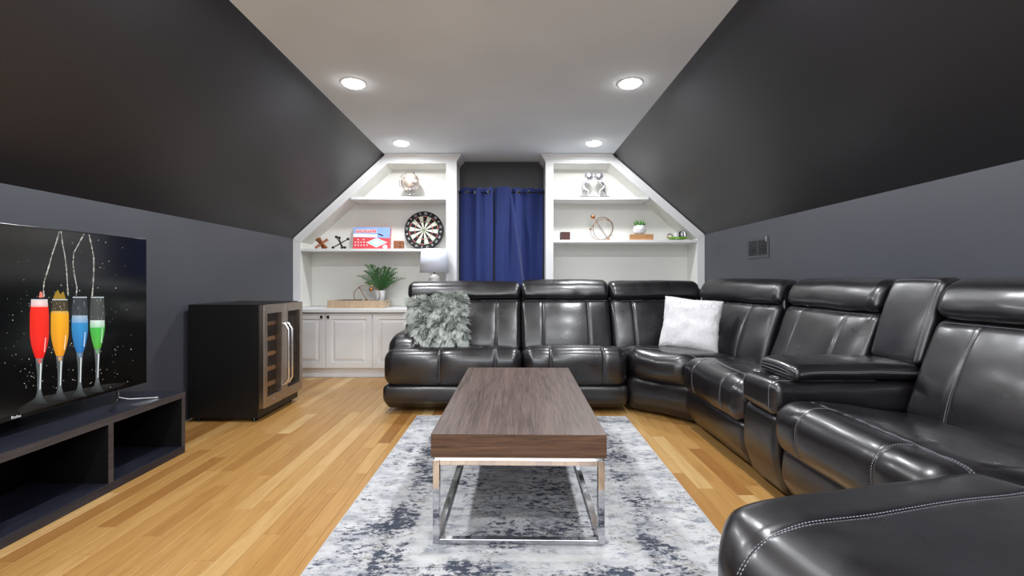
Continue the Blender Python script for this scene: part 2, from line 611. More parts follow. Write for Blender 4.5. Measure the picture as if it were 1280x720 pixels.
# recessed lights
can = None
spots = [(lx, ly) for ly in (4.54, 3.16, 1.78, 0.40, -0.98) for lx in (-1.11, 0.84)]
SEEN = {(-1.11, 3.16): 'recessed ceiling light nearer the viewer on the left', (0.84, 3.16): 'recessed ceiling light nearer the viewer on the right',
        (-1.11, 4.54): 'recessed ceiling light above the left bookcase', (0.84, 4.54): 'recessed ceiling light above the right bookcase'}
ring_me = lens_me = None
for lx, ly in spots:
    t = thing('recessed_light', SEEN.get((lx, ly), 'recessed ceiling light out of the frame, %s row from the bookcases, %s side' % ({1.78: 'third', 0.40: 'fourth', -0.98: 'fifth'}.get(ly), 'left' if lx < 0 else 'right')), 'light', (lx, ly, H), group='recessed ceiling lights')
    if ring_me is None:
        ring_me = MB().lathe([(0.088, 0), (0.090, -0.003), (0.082, -0.006), (0.072, -0.004), (0.070, 0.0)], 32).mesh('trim_ring', 50)
        ring_me.materials.append(M['trimring'])
        lens_me = MB().lathe([(0.071, -0.001), (0.068, -0.014), (0.048, -0.024), (0.0001, -0.028)], 32).mesh('lens', 60)
        lens_me.materials.append(M['lens'])
    part('trim_ring', ring_me, None, t)
    part('lens', lens_me, None, t)
    ld = bpy.data.lights.new('downlight', 'AREA')
    ld.shape = 'DISK'
    ld.size = 0.13
    ld.energy = CAN_POWER
    ld.color = LIGHT_COL
    lo = bpy.data.objects.new('downlight', ld)
    C.objects.link(lo)
    lo.parent = t
    lo.location = (0, 0, -0.032)


# ------------------------------------------------------------------ bookcases, base cabinets, worktops
def bookcase(side):
    # side -1: left, +1: right.  outer wall X, knee z, ceiling edge, inner X
    if side < 0:
        xo, zo, cx, xi = XL, ZL, CL, -0.603
        xopen_o, xopen_i = -2.335, -0.72
        zt_mid, zt_up = 1.398, 1.973
        label = 'white built-in bookcase left of the navy curtains, cut to the roof slope'
    else:
        xo, zo, cx, xi = XR, ZR, CR, 0.385
        xopen_o, xopen_i = 2.068, 0.47
        zt_mid, zt_up = 1.496, 1.973
        label = 'white built-in bookcase right of the navy curtains, cut to the roof slope'
    t = thing('built_in_bookcase', label, 'bookcase', ((xo + xi) / 2, FACE, 0))
    ox, oy = (xo + xi) / 2, FACE

    def Lb(mb):
        mb.v = [p - Vector((ox, oy, 0)) for p in mb.v]
        return mb
    s = side
    e = 0.002
    xo_ = xo - s * e
    m = (H - zo) / (cx - xo)                 # slope (signed)
    ztop = H - e

    def zline(xx, off=0.0):                  # underside of the slope at xx, shifted in by off (perp.)
        return zo + (xx - xo) * m - off * math.sqrt(1 + m * m)

    def xline(zz, off=0.0):
        return xo + (zz + off * math.sqrt(1 + m * m) - zo) / m
    f = lambda u, v, q: (u, q, v)
    B, D = Y1 - 0.002, FACE
    # outer stile
    part('outer_stile', Lb(MB().prism([(xo_, 0.745), (xopen_o, 0.745), (xopen_o, zline(xopen_o, 0.09)), (xo_, zline(xo_, 0.003))], f, D, D + 0.02)), M['white'], t)
    # sloped rail
    zh = 2.345
    part('sloped_rail', Lb(MB().prism([(xo_, zline(xo_, 0.003)), (xopen_o, zline(xopen_o, 0.09)), (xline(zh, 0.09), zh), (xline(ztop, .003), ztop)], f, D - 0.004, D + 0.02)), M['white'], t)
    part('header', Lb(MB().prism([(xline(zh, .09), zh), (xi, zh), (xi, ztop), (xline(ztop, .003), ztop)], f, D, D + 0.02)), M['white'], t)
    part('inner_stile', Lb(MB().box(min(xopen_i, xi), max(xopen_i, xi), D, D + 0.02, 0.745, zh)), M['white'], t)
    part('side_panel', Lb(MB().box(min(xi, xi + s * .02), max(xi, xi + s * .02), D + 0.02, B, 0.745, ztop)), M['white'], t)
    part('side_panel', Lb(MB().box(min(xopen_o, xopen_o + s * .02), max(xopen_o, xopen_o + s * .02), D + 0.02, B, 0.745, zline(xopen_o, 0.09))), M['cream'], t)
    part('back_panel', Lb(MB().prism([(xopen_o, 0.745), (xi + s * .02, 0.745), (xi + s * .02, zh + .02), (xline(zh + .02, .09), zh + .02), (xopen_o, zline(xopen_o, 0.09))], f, B - 0.012, B)), M['cream'], t)
    a1 = xline(zh, .09)
    part('sloped_lining', Lb(MB().prism([(xopen_o, zline(xopen_o, .09)), (a1, zh), (a1, zh + .015), (xopen_o, zline(xopen_o, .075))], f, D + .02, B - .012)), M['cream'], t)
    part('top_lining', Lb(MB().box(min(a1, xi), max(a1, xi), D + .02, B - .012, zh, zh + .015)), M['cream'], t)
    # shelves
    part('shelf', Lb(MB().box(min(xopen_o, xopen_i) if zt_mid < zline(xopen_o, .09) else min(xline(zt_mid, .09), xopen_i), max(xopen_o, xopen_i) if zt_mid < zline(xopen_o, .09) else max(xline(zt_mid, .09), xopen_i), D + 0.002, B - .012, zt_mid - .03, zt_mid)), M['white'], t, bev=.003)
    xs = xline(zt_up, .09)
    part('shelf', Lb(MB().box(min(xs, xopen_i), max(xs, xopen_i), D + 0.002, B - .012, zt_up - .03, zt_up)), M['white'], t, bev=.003)
    # crown moulding: lofted profile round the front and the niche side
    prof = [(0.0, H - .075), (0.008, H - .075), (0.010, H - .064), (0.022, H - .050), (0.040, H - .030), (0.052, H - .020), (0.055, H - .004), (0.0, H - .004)]
    vs, fs = [], []
    for o_, z_ in prof:
        vs += [(xline(z_, .02), D - o_, z_), (xi - s * o_, D - o_, z_), (xi - s * o_, B - .004, z_)]
    k = len(prof)
    for i in range(k):
        j = (i + 1) % k
        fs += [(3 * i, 3 * i + 1, 3 * j + 1, 3 * j), (3 * i + 1, 3 * i + 2, 3 * j + 2, 3 * j + 1)]
    fs += [tuple(3 * i for i in range(k)), tuple(3 * i + 2 for i in range(k))]
    part('crown_moulding', Lb(MB().add(vs, fs)), M['white'], t)
    # bead along the sloped rail
    pts = [(xline(z_, .012), D - .008, z_) for z_ in (zo - .0, H - .08)]
    part('bead', Lb(MB().tube(pts, 0.009, 8)), M['white'], t, smooth=40)

    # base cabinet
    DF = 4.80
    lab = 'white base cabinet with raised panel doors under the left bookcase' if s < 0 else 'white base cabinet under the right bookcase, hidden behind the sofa'
    t2 = thing('base_cabinet', lab, 'cabinet', (ox, DF, 0))
    ox, oy = (xo + xi) / 2, DF
    x0, x1 = min(xo_, xi), max(xo_, xi)
    part('carcass', Lb(MB().box(x0, x1, DF + .02, B, 0.095, 0.703)), M['white'], t2)
    part('toe_kick', Lb(MB().box(x0, x1, DF + .045, DF + .06, 0.001, 0.095).box(x0, x1, DF + .037, DF + .045, 0.001, 0.018)), M['white'], t2)
    if s < 0:
        doors = [(-2.35, -1.995, 1), (-1.98, -1.49, -1), (-1.475, -1.005, 1), (-0.99, -0.63, -1)]
    else:
        doors = [(0.41, 0.82, 1), (0.835, 1.245, -1), (1.26, 1.67, 1), (1.685, 2.10, -1)]
    for a, b, kn in doors:
        d = MB()
        z0, z1 = 0.108, 0.690
        w = 0.058
        d.box(a, b, DF + .012, DF + .019, z0, z1)
        for bx in ((a, b, z0, z0 + w), (a, b, z1 - w, z1), (a, a + w, z0 + w, z1 - w), (b - w, b, z0 + w, z1 - w)):
            d.box(bx[0], bx[1], DF, DF + .012, bx[2], bx[3])
        dd = part('door', Lb(d), M['white'], t2, bev=.002)
        # raised centre panel with a sloped field
        g = 0.012
        A, Bx, Z0, Z1 = a + w + g, b - w - g, z0 + w + g, z1 - w - g
        bv = 0.028
        vs = [(A, DF + .012, Z0), (Bx, DF + .012, Z0), (Bx, DF + .012, Z1), (A, DF + .012, Z1),
              (A + bv, DF + .002, Z0 + bv), (Bx - bv, DF + .002, Z0 + bv), (Bx - bv, DF + .002, Z1 - bv), (A + bv, DF + .002, Z1 - bv)]
        fs = [(0, 1, 5, 4), (1, 2, 6, 5), (2, 3, 7, 6), (3, 0, 4, 7), (4, 5, 6, 7), (3, 2, 1, 0)]
        part('raised_panel', Lb(MB().add(vs, fs)), M['white'], dd)
        kx = b - 0.028 if kn > 0 else a + 0.028
        mt = Matrix.Translation((kx, DF, z1 - 0.035)) @ Matrix.Rotation(PI / 2, 4, 'X')
        part('knob', Lb(MB().lathe([(.005, 0), (.005, .010), (.014, .016), (.016, .022), (.012, .028), (.0001, .030)], 16, mat=mt)), M['knob'], dd, smooth=60, label='dark round knob')
    wt = part('worktop', MB().box(x0, x1, 4.76, B, 0.705, 0.741), M['white'], bev=.004)
    tag(wt, 'white worktop on the base cabinet under the ' + ('left' if s < 0 else 'right') + ' bookcase', 'worktop')


bookcase(-1)
bookcase(1)


# ------------------------------------------------------------------ curtains
def sst(a, b, x):
    t = min(1, max(0, (x - a) / (b - a)))
    return t * t * (3 - 2 * t)


rodt = thing('curtain_rod', 'thin dark curtain rod across the alcove between the bookcases', 'rod', (-0.11, 5.16, 2.06))
part('rod', MB().tube([(-0.485, 0, 0), (0.486, 0, 0)], 0.0055, 12), M['rod'], rodt, smooth=40)
part('rod_bracket', MB().tube([(-0.491, 0, 0), (-0.481, 0, 0)], 0.018, 16), M['rod'], rodt, smooth=40)
part('rod_bracket', MB().tube([(0.482, 0, 0), (0.492, 0, 0)], 0.018, 16), M['rod'], rodt, smooth=40)


def curtain(x0, x1, grom, label, right):
    t = thing('curtain', label, 'curtain', ((x0 + x1) / 2, 5.16, 0.03), group='navy curtains')
    cxm = (x0 + x1) / 2
    nx, nz = 150, 60
    mb = MB()
    vs, fs = [], []
    ph = random.uniform(0, 6)
    for k in range(nz + 1):
        z = 0.03 + (2.115 - 0.03) * k / nz
        low = 1 - z / 2.115
        for i in range(nx + 1):
            q = i / nx
            xx = x0 + (x1 - x0) * q
            if right:
                n = 3.5
                y = 0.026 * math.sin(2 * PI * n * q + 0.9) * (1 - 0.35 * low)
                y += 0.014 * mn.noise(Vector((q * 7, z * 0.9, 3)))
                dl = xx - (-0.005 + 0.135 * (2.115 - z))
                y += 0.034 * math.tanh(dl / 0.010) - .02 * math.exp(-(dl / .05) ** 2)
                xx += 0.012 * mn.noise(Vector((q * 3, z * 1.5, 9)))
            else:
                n = 2.5
                y = 0.022 * math.sin(2 * PI * n * q + 2.0) * (1 - 0.4 * low)
                y += 0.018 * mn.noise(Vector((q * 5, z * 0.8, 1)))
                y -= 0.02 * sst(.7, 1.0, q)
                xx += 0.012 * mn.noise(Vector((q * 3, z * 1.2, 5)))
            xx = min(0.372, max(-0.188, xx)) if right else min(-0.2, max(-0.59, xx))
            vs.append((xx - cxm, y - 0.0, z - 0.03))
    for k in range(nz):
        for i in range(nx):
            a = k * (nx + 1) + i
            fs.append((a, a + 1, a + nx + 2, a + nx + 1))
    mb.add(vs, fs)
    o = part('cloth', mb, M['curtain'], t, smooth=180)
    sm = o.modifiers.new('thick', 'SOLIDIFY')
    sm.thickness = 0.004
    for gx in grom:
        g = MB().tube([(0.019 * math.cos(w), 0, 0.019 * math.sin(w)) for w in [2 * PI * i / 20 for i in range(20)]], 0.0045, 8, closed=True)
        q = (gx - x0) / (x1 - x0)
        if right:
            y = 0.026 * math.sin(2 * PI * 3.5 * q + 0.9) + 0.014 * mn.noise(Vector((q * 7, 2.06 * 0.9, 3))) +   .034 * math.tanh((gx + .005 - .007) / .012)
        else:
            y = 0.022 * math.sin(2 * PI * 2.5 * q + 2.0) + 0.018 * mn.noise(Vector((q * 5, 2.06 * .8, 1))) - .02 * sst(.7, 1, q)
        part('grommet', g, M['grommet'], t, smooth=180, loc=(gx - cxm, y - .006, 2.03), rot=(0, 0, 0.5))
        dk = MB().lathe([(.0165, 0), (.0165, .004)], 20, mat=Matrix.Rotation(PI / 2, 4, 'X'))
        part('eyelet', dk, M['rod'], t, loc=(gx - cxm, y - .003, 2.03))


curtain(-0.59, -0.203, [-0.505, -0.405, -0.25], 'navy grommet curtain panel, left one in the alcove', False)
curtain(-0.188, 0.37, [-0.02, 0.085, 0.21, 0.345], 'navy grommet curtain panel with a diagonal fold, right one in the alcove', True)


# ------------------------------------------------------------------ rounded pads
class Pad:
    """rounded box surface with seam-friendly grid; deform(p) maps local rounded points to final points"""

    def __init__(s, half, r, deform=lambda p: p, mid=(8, 8, 8), ex=((), (), ()), c=4):
        s.h = half
        s.r = r
        s.d = deform
        s.ax = []
        for a in range(3):
            h = half[a]
            inner = h - r
            L = [h - r + r * math.tan(PI / 4 * i / c) for i in range(c + 1)]
            pts = set([round(v, 5) for v in L] + [round(-v, 5) for v in L])
            for i in range(1, mid[a]):
                pts.add(round(-inner + 2 * inner * i / mid[a], 5))
            for e in ex[a]:
                for de in (-.016, -.008, -.003, 0, .003, .008, .016):
                    if abs(e + de) < h - .001:
                        pts.add(round(e + de, 5))
            P = sorted(pts)
            Q = [P[0]]
            for v in P[1:]:
                if v - Q[-1] > 0.0012:
                    Q.append(v)
            Q[-1] = P[-1]
            s.ax.append(Q)

    def rnd(s, p):
        q = Vector([max(-(s.h[a] - s.r), min(s.h[a] - s.r, p[a])) for a in range(3)])
        d = Vector(p) - q
        if d.length > 1e-9:
            d.normalize()
        return q + d * s.r

    def at(s, p):
        return s.d(s.rnd(p))

    def build(s):
        X, Y, Z = s.ax
        idx = {}
        vs, fs = [], []

        def vid(i, j, k):
            key = (i, j, k)
            if key not in idx:
                idx[key] = len(vs)
                vs.append(s.at((X[i], Y[j], Z[k])))
            return idx[key]
        nx, ny, nz = len(X) - 1, len(Y) - 1, len(Z) - 1
        for i in range(nx):
            for j in range(ny):
                fs.append((vid(i, j, nz), vid(i + 1, j, nz), vid(i + 1, j + 1, nz), vid(i, j + 1, nz)))
                fs.append((vid(i, j, 0), vid(i, j + 1, 0), vid(i + 1, j + 1, 0), vid(i + 1, j, 0)))
        for i in range(nx):
            for k in range(nz):
                fs.append((vid(i, 0, k), vid(i + 1, 0, k), vid(i + 1, 0, k + 1), vid(i, 0, k + 1)))
                fs.append((vid(i, ny, k), vid(i, ny, k + 1), vid(i + 1, ny, k + 1), vid(i + 1, ny, k)))
        for j in range(ny):
            for k in range(nz):
                fs.append((vid(0, j, k), vid(0, j, k + 1), vid(0, j + 1, k + 1), vid(0, j + 1, k)))
                fs.append((vid(nx, j, k), vid(nx, j + 1, k), vid(nx, j + 1, k + 1), vid(nx, j, k + 1)))
        return MB().add(vs, fs)


def stitch(pts, dash=0.006, gap=0.0035, r=0.0008, mb=None):
    """dashes of thread along a polyline"""
    mb = mb or MB()
    pts = [Vector(p) for p in pts]
    L = [0]
    for a, b in zip(pts, pts[1:]):
        L.append(L[-1] + (b - a).length)

    def P(s):
        for i in range(len(L) - 1):
            if L[i + 1] >= s:
                t = (s - L[i]) / max(1e-9, L[i + 1] - L[i])
                return pts[i].lerp(pts[i + 1], t)
        return pts[-1]
    s = 0
    while s < L[-1] - dash:
        a, b = P(s), P(s + dash)
        mb.tube([a, (a + b) / 2, b], [r * .5, r, r * .5], 4)
        s += dash + gap
    return mb


def gro(d, w=0.007):
    return math.exp(-(d / w) ** 2)


def wr(p, sc=1.0, seed=0):
    return mn.noise(Vector((p[0] * 6 * sc + seed, p[1] * 6 * sc, p[2] * 6 * sc))) * 0.006


# ------------------------------------------------------------------ sectional sofa
sofa = thing('sectional_sofa', 'large dark leather U-shaped reclining sectional sofa around the coffee table', 'sofa', (0, 0, 0))


def frame(ox, oy, ang):
    ca, sa = math.cos(ang), math.sin(ang)
    return lambda p: Vector((ox + p[0] * ca - p[1] * sa, oy + p[0] * sa + p[1] * ca, p[2]))


NEAR = dict(dash=.006, gap=.0035, r=.0014)


def seat_cushion(F, u0, u1, vf, vb, zb, zt, seams, crest=0.11, sag=0.06, fine=False, r=0.085, seed=0):
    hx, hy, hz = (u1 - u0) / 2 - .003, (vb - vf) / 2, (zt - zb) / 2
    cu, cv, cz = (u0 + u1) / 2, (vb + vf) / 2, (zt + zb) / 2
    ls = [q - cu for q in seams]
    vc = vf + crest - cv
    rr = min(r, hz * .95)

    def d(p):
        x, y, z = p
        fr = sst(-hy + .12, -hy + .02, y)             # front-face weight
        top = sst(0, hz, z)
        n = wr(Vector((x + u0, y, z)), 1, seed)
        g = 0
        for q in ls:
            g += gro(x - q)
        gf = g * (1 if y < vc else 0)
        z2 = z + top * (0.012 * (1 - (x / hx) ** 2) - sag * sst(-hy + .15, hy, y)) + n * top
        y2 = y - fr * (0.018 * (1 - (z / hz) ** 2) + n) + fr * gf * .007
        z2 -= top * gf * .006
        z2 -= top * gro(y - vc, .008) * .006
        # gathered pull near the seams
        z2 += top * .0022 * math.sin(x * 90 + seed) * gro(y - vc - .03, .04)
        # flatten the lower roll where it meets the footrest panel
        dz = min(1.0, max(0.0, (-(hz - rr) - z) / rr))
        y2 -= .62 * rr * (1 - math.sqrt(1 - dz * dz)) * fr
        return F((x + cu, y2 + cv, z2 + cz))
    pad = Pad((hx, hy, hz), min(r, hz * .95), d, (10, 12, 3), (ls, (vc,), ()), 5)
    o = part('seat_cushion', pad.build(), M['leather'], sofa, smooth=180)
    mb = MB()
    path = lambda f, n: [pad.at(f(i / n)) for i in range(n + 1)]
    offs = (.005, -.005)
    for off in offs:
        stitch(path(lambda t: (-hx * .97 + 2 * hx * .97 * t, vc + off, hz), 60), mb=mb, **NEAR)
        for q in ls:
            # up the front face, then onto the top as far as the crest seam
            pts = path(lambda t: (q + off, -hy, -hz * .8 + 1.8 * hz * t), 24) + path(lambda t: (q + off, -hy + (vc + hy) * t, hz), 16)
            stitch(pts, mb=mb, **NEAR)
    part('stitching', mb, M['thread'], o, label='pale grey double stitching', stuff=True)
    return o


def footrest(F, u0, u1, zb, zt, vf=0.0):
    hx, hz, hy = (u1 - u0) / 2 - .004, (zt - zb) / 2, 0.09
    cu, cz, cv = (u0 + u1) / 2, (zt + zb) / 2, vf + .09

    def d(p):
        x, y, z = p
        n = wr(Vector((x + u0, y + 5, z)))
        y2 = y - (.016 + .010 * (1 - (z / hz) ** 2)) * (1 if y < 0 else 0) + n + .05 * sst(.3 * hz, -hz, z) ** 2
        x *= 1 - .035 * sst(.4 * hz, -hz, z) ** 2
        return F((x + cu, y2 + cv, z + cz))
    return part('footrest_panel', Pad((hx, hy, hz), min(.035, hz * .9), d, (12, 3, 6)).build(), M['leather'], sofa, smooth=180)


def backrest(F, u0, u1, seams, seed=0, zt=1.05, z0=.40, v0=.56, lean=.35, rear=None, fat=0.0):
    W = u1 - u0
    hx = W / 2 + .001
    cu = (u0 + u1) / 2
    ls = [q - cu for q in seams]
    zm = .865
    # lower pad
    hz = (zm + .01 - z0) / 2
    cz = (zm + .01 + z0) / 2
    hy = .085

    def d(p):
        x, y, z = p
        fr = sst(.03, -hy, y)
        g = sum(gro(x - q) for q in ls)
        n = wr(Vector((x + u0, y, z)), 1, seed + 3)
        bul = .022 * (1 - (x / hx) ** 2) * (1 - (z / hz) ** 2) + .012 * (1 - (z / hz) ** 4)
        # soft vertical pulls below the headrest
        pull = .003 * math.sin(x * 60 + 9 * mn.noise(Vector((x * 5, z * 3, seed)))) * sst(0, hz, z)
        y2 = y - fr * (bul + n * 1.2 + pull) + fr * g * .008
        Z = z + cz
        return F((x + cu, min(.862, y2 + hy + v0 + lean * (Z - .45)), Z))
    pad = Pad((hx, hy, hz), .045, d, (12, 3, 10), (ls, (), ()), 4)
    o = part('backrest', pad.build(), M['leather'], sofa, smooth=180)
    mb = MB()
    for q in ls:
        for off in ((.005, -.005)):
            stitch([pad.at((q + off, -hy, -hz * .85 + 1.75 * hz * i / 30)) for i in range(31)], mb=mb, **NEAR)
    stitch([pad.at((-hx * .96 + 1.92 * hx * i / 50, -hy, hz * .955)) for i in range(51)], mb=mb, **NEAR)
    part('stitching', mb, M['thread'], o, label='pale grey double stitching', stuff=True)
    # headrest roll
    hz2 = (zt - zm) / 2
    cz2 = (zt + zm) / 2
    hy2 = .080

    def d2(p):
        x, y, z = p
        n = wr(Vector((x + u0 + 7, y, z)), 1.3, seed + 11)
        fr = sst(.03, -hy2, y)
        pull = .0035 * math.sin(x * 75 + 11 * mn.noise(Vector((x * 6, z * 4, seed + 2)))) * (sst(0, -hz2, z) + .4)
        y2 = y - fr * (.030 * (1 - (z / hz2) ** 2) + pull) + n
        z2 = z + .008 * (1 - (x / hx) ** 2) * sst(0, hz2, z) + n * .7
        Z = z2 + cz2
        return F((x + cu, min(.866, y2 + hy2 + v0 - .012 + lean * (z + cz2 - .45)), Z))
    pad2 = Pad((hx, hy2, hz2), .055, d2, (14, 3, 5), ((), (), ()), 5)
    h = part('headrest', pad2.build(), M['leather'], o, smooth=180)
    return o


def shell(F, u0, u1, v0, v1, z0=.03, z1=.42, back=True, zt=.97):
    mb = Pad(((u1 - u0) / 2 - .001, (v1 - v0) / 2, (z1 - z0) / 2), .02, lambda p: F((p[0] + (u0 + u1) / 2, p[1] + (v0 + v1) / 2, p[2] + (z0 + z1) / 2)), (2, 2, 2), c=2).build()
    part('base', mb, M['leather'], sofa, smooth=60)
    if back:
        # rear shell leaning like the back, kept clear of the wall
        va, vb = v1 - .10, v1

        def d(p):
            x, y, z = p
            Z = z + (.3 + zt) / 2
            return F((x + (u0 + u1) / 2, (va + vb) / 2 + y, Z))
        part('back_shell', Pad(((u1 - u0) / 2 + .004, .048, (zt - .3) / 2), .03, d, (4, 2, 4), c=3).build(), M['leather'], sofa, smooth=60)


FM = frame(-1.01, 3.52, 0)                 # row that faces the viewer
ZS = .225
# unit one (with arm) and unit two
shell(FM, 0.02, 1.10, .08, .90)
footrest(FM, 0.0, 1.10, .03, ZS)
seat_cushion(FM, 0.0, 1.10, -.02, .62, ZS - .01, .50, (.45, .885), seed=1)
backrest(FM, 0.03, 1.10, (.44, .875), seed=1, zt=1.035)
shell(FM, 1.105, 1.935, .08, .90)
footrest(FM, 1.105, 1.935, .03, ZS)
seat_cushion(FM, 1.105, 1.935, -.02, .62, ZS - .01, .505, (1.32, 1.735), seed=2)
backrest(FM, 1.105, 1.935, (1.31, 1.725), seed=2, zt=1.05)


def arm_d(p):
    x, y, z = p
    n = wr(p, 1.2, 4)
    return FM((x + .145, y + .36 + .02 * (z / .09), z + .505 + .012 * (1 - (x / .13) ** 2) * (1 if z > 0 else 0) + n - .03 * sst(-.15, -.30, y) * (1 if z > 0 else 0)))


arm = part('armrest', Pad((.128, .30, .10), .07, arm_d, (5, 8, 3), c=5).build(), M['leather'], sofa, smooth=180)
part('stitching', stitch([arm_d(Vector((-.05 + .1 * i / 10 - .0, -.30 + .006 * abs(i - 5) / 5, .085 - .03 * abs(i - 5) / 5))) for i in range(11)], **NEAR), M['thread'], arm, stuff=True)

# corner wedge
FL, FR = Vector((.93, 3.54)), Vector((1.285, 3.215))
BP = [Vector((.94, 4.30)), Vector((1.93, 4.30)), Vector((2.06, 3.215))]


def wedge_map(a, b):                       # a 0..1 along, b 0..1 depth
    f = FL.lerp(FR, a)
    if a < .5:
        g = BP[0].lerp(BP[1], a * 2)
    else:
        g = BP[1].lerp(BP[2], (a - .5) * 2)
    return f.lerp(g, b)


def wedge_pad(name, z0, z1, b0, b1, r, crest=None, bulge=.02, seed=0):
    hx, hy, hz = .25, .35, (z1 - z0) / 2

    def d(p):
        x, y, z = p
        a, b = (x / hx + 1) / 2, (y / hy + 1) / 2
        a = min(1, max(0, a))
        a = .006 + .988 * a
        B = b0 + (b1 - b0) * b
        top = sst(0, hz, z)
        fr = sst(-hy + .1, -hy, y)
        q = wedge_map(a, B)
        nrm = Vector((-.68, -.73))
        w = wr(Vector((q.x, q.y, z)), 1, seed)
        q = q + nrm * fr * (bulge * (1 - (z / hz) ** 2) - .03 * sst(0, -hz, z))
        Z = z + (z0 + z1) / 2 + top * (.008 - .06 * sst(.2, .8, B)) + w * top
        if crest:
            Z -= top * gro(y - crest, .008) * .005
        return Vector((q.x, q.y, Z))
    pad = Pad((hx, hy, hz), min(r, hz * .95), d, (10, 14, 3), ((), (crest,) if crest else (), ()), 5)
    return pad, part(name, pad.build(), M['leather'], sofa, smooth=180)


wedge_pad('footrest_panel', .03, .28, .02, .4, .05)
pw, ow = wedge_pad('seat_cushion', .262, .505, -.05, .90, .085, -.24)
mb = MB()
for off in (.005, -.005):
    stitch([pw.at((-.24 + .48 * i / 30, -.24 + off, pw.h[2])) for i in range(31)], mb=mb, **NEAR)
part('stitching', mb, M['thread'], ow, label='pale grey double stitching', stuff=True)
backrest(FM, 1.945, 2.80, (2.15, 2.58), seed=3, zt=1.04)
F4 = frame(1.045, 4.075, math.radians(-79))
backrest(F4, .05, 1.0, (.25, .74), seed=4, zt=1.055)
shell(FM, 1.945, 2.85, .50, .90)
shell(F4, .02, 1.0, .5, .84)

# right-hand row along the wall: u runs towards the viewer, v towards the wall
FR_ = frame(1.27, 3.21, -PI / 2)
DW = .872
shell(FR_, 0, .80, .08, DW)
footrest(FR_, 0, .80, .03, .28)
seat_cushion(FR_, 0, .80, -.04, .62, .265, .505, (.20, .60), seed=5)
backrest(FR_, 0.0, .79, (.2, .6), seed=5, zt=1.055)
# console
u0, u1 = .805, 1.115
shell(FR_, u0, u1, .05, DW, .03, .40, back=False)
cf = part('console_panel', Pad(((u1 - u0) / 2 - .004, .06, .19), .035, lambda p: FR_((p[0] + (u0 + u1) / 2, p[1] + .035 + .04 * sst(0, -.19, p[2]) - .01 * (1 - (p[2] / .19) ** 2), p[2] + .22)), (5, 3, 6), c=4).build(), M['leather'], sofa, smooth=180)


def cons_d(p):
    x, y, z = p
    n = wr(p, 1, 8)
    return FR_((x + (u0 + u1) / 2, y + .33 - .01 * (1 if y < -.3 else 0), z + .487 + n))


pc = Pad(((u1 - u0) / 2 - .003, .365, .083), .05, cons_d, (6, 10, 3), c=5)
co = part('console_body', pc.build(), M['leather'], sofa, smooth=180)
mb = MB()
hx = (u1 - u0) / 2 - .003
stitch([pc.at((hx - .035, -.365, -.07 + .14 * i / 12)) for i in range(13)] + [pc.at((hx - .035, -.365 + .5 * i / 30, .083)) for i in range(31)], mb=mb, **NEAR)
stitch([pc.at((-hx + .035, -.365, -.07 + .14 * i / 12)) for i in range(13)], mb=mb, **NEAR)
part('stitching', mb, M['thread'], co, stuff=True)


def lid_d(p):
    x, y, z = p
    n = wr(p, 1, 12)
    return FR_((x + (u0 + u1) / 2, y + .36, z + .612 + .012 * (1 - (x / .15) ** 2) * (1 if z > 0 else 0) + n - .012 * sst(-.2, -.32, y)))


pl = Pad((.148, .305, .037), .032, lid_d, (6, 12, 2), c=5)
lid = part('console_lid', pl.build(), M['leather'], sofa, smooth=180)
mb = MB()
for off in (0, .006):
    stitch([pl.at((.148, -.27 + .57 * i / 40, .0 + off)) for i in range(41)], mb=mb, **NEAR)
    stitch([pl.at((-.14 + .28 * i / 20, -.305, .0 + off)) for i in range(21)], mb=mb, **NEAR)
part('stitching', mb, M['thread'], lid, stuff=True)
for uu in (.83, .99):
    g = MB().tube([FR_((uu + .02 + .028 * math.cos(w), .025 + .016 * math.sin(w), .5725)) for w in [2 * PI * i / 20 for i in range(20)]], .004, 8, closed=True)
    part('chrome_ring', g, M['chrome'], sofa, smooth=180, label='small chrome ring under the console lid')


def cb_d(p):
    x, y, z = p
    n = wr(p, 1, 15)
    Z = z + .85
    return FR_((x + (u0 + u1) / 2, min(.866, y + .055 + .635 + .32 * (Z - .65) - (.012 * (1 - (z / .21) ** 2) if y < 0 else 0) + n), Z + .006 * (1 - (x / .15) ** 2)))


pb = Pad((.148, .055, .212), .038, cb_d, (6, 3, 8), c=5)
cb = part('console_back', pb.build(), M['leather'], sofa, smooth=180)
mb = MB()
for off in (0, .006):
    stitch([pb.at((.148 - .014 - off, -.055, -.19 + .37 * i / 30)) for i in range(31)] + [pb.at((.13 - .26 * i / 20, -.055 + .003, .212 - .01 - off)) for i in range(21)], mb=mb, **NEAR)
part('stitching', mb, M['thread'], cb, stuff=True)
part('back_shell', Pad((.148, .045, .33), .03, lambda p: FR_((p[0] + (u0 + u1) / 2, p[1] + DW - .047, p[2] + .64)), (3, 2, 4), c=3).build(), M['leather'], sofa, smooth=60)
# near seat
a0, a1 = 1.12, 1.945
shell(FR_, a0, a1, .08, DW)
footrest(FR_, a0, a1, .03, .285)
seat_cushion(FR_, a0, a1, -.055, .62, .27, .50, (a0 + .2, a0 + .60), crest=.13, fine=True, seed=6)
backrest(FR_, a0, a1 + .02, (a0 + .21, a0 + .62), seed=6, zt=1.055)

# chaise end: rounded tongue reaching out into the room, turned a little
ca = math.radians(12.4)
ax_, bx_ = Vector((-math.cos(ca), -math.sin(ca))), Vector((math.sin(ca), -math.cos(ca)))
CO = Vector((1.37, 1.372))                 # far right corner of the tongue, on the seat line
CLEN, CWID = .995, .90


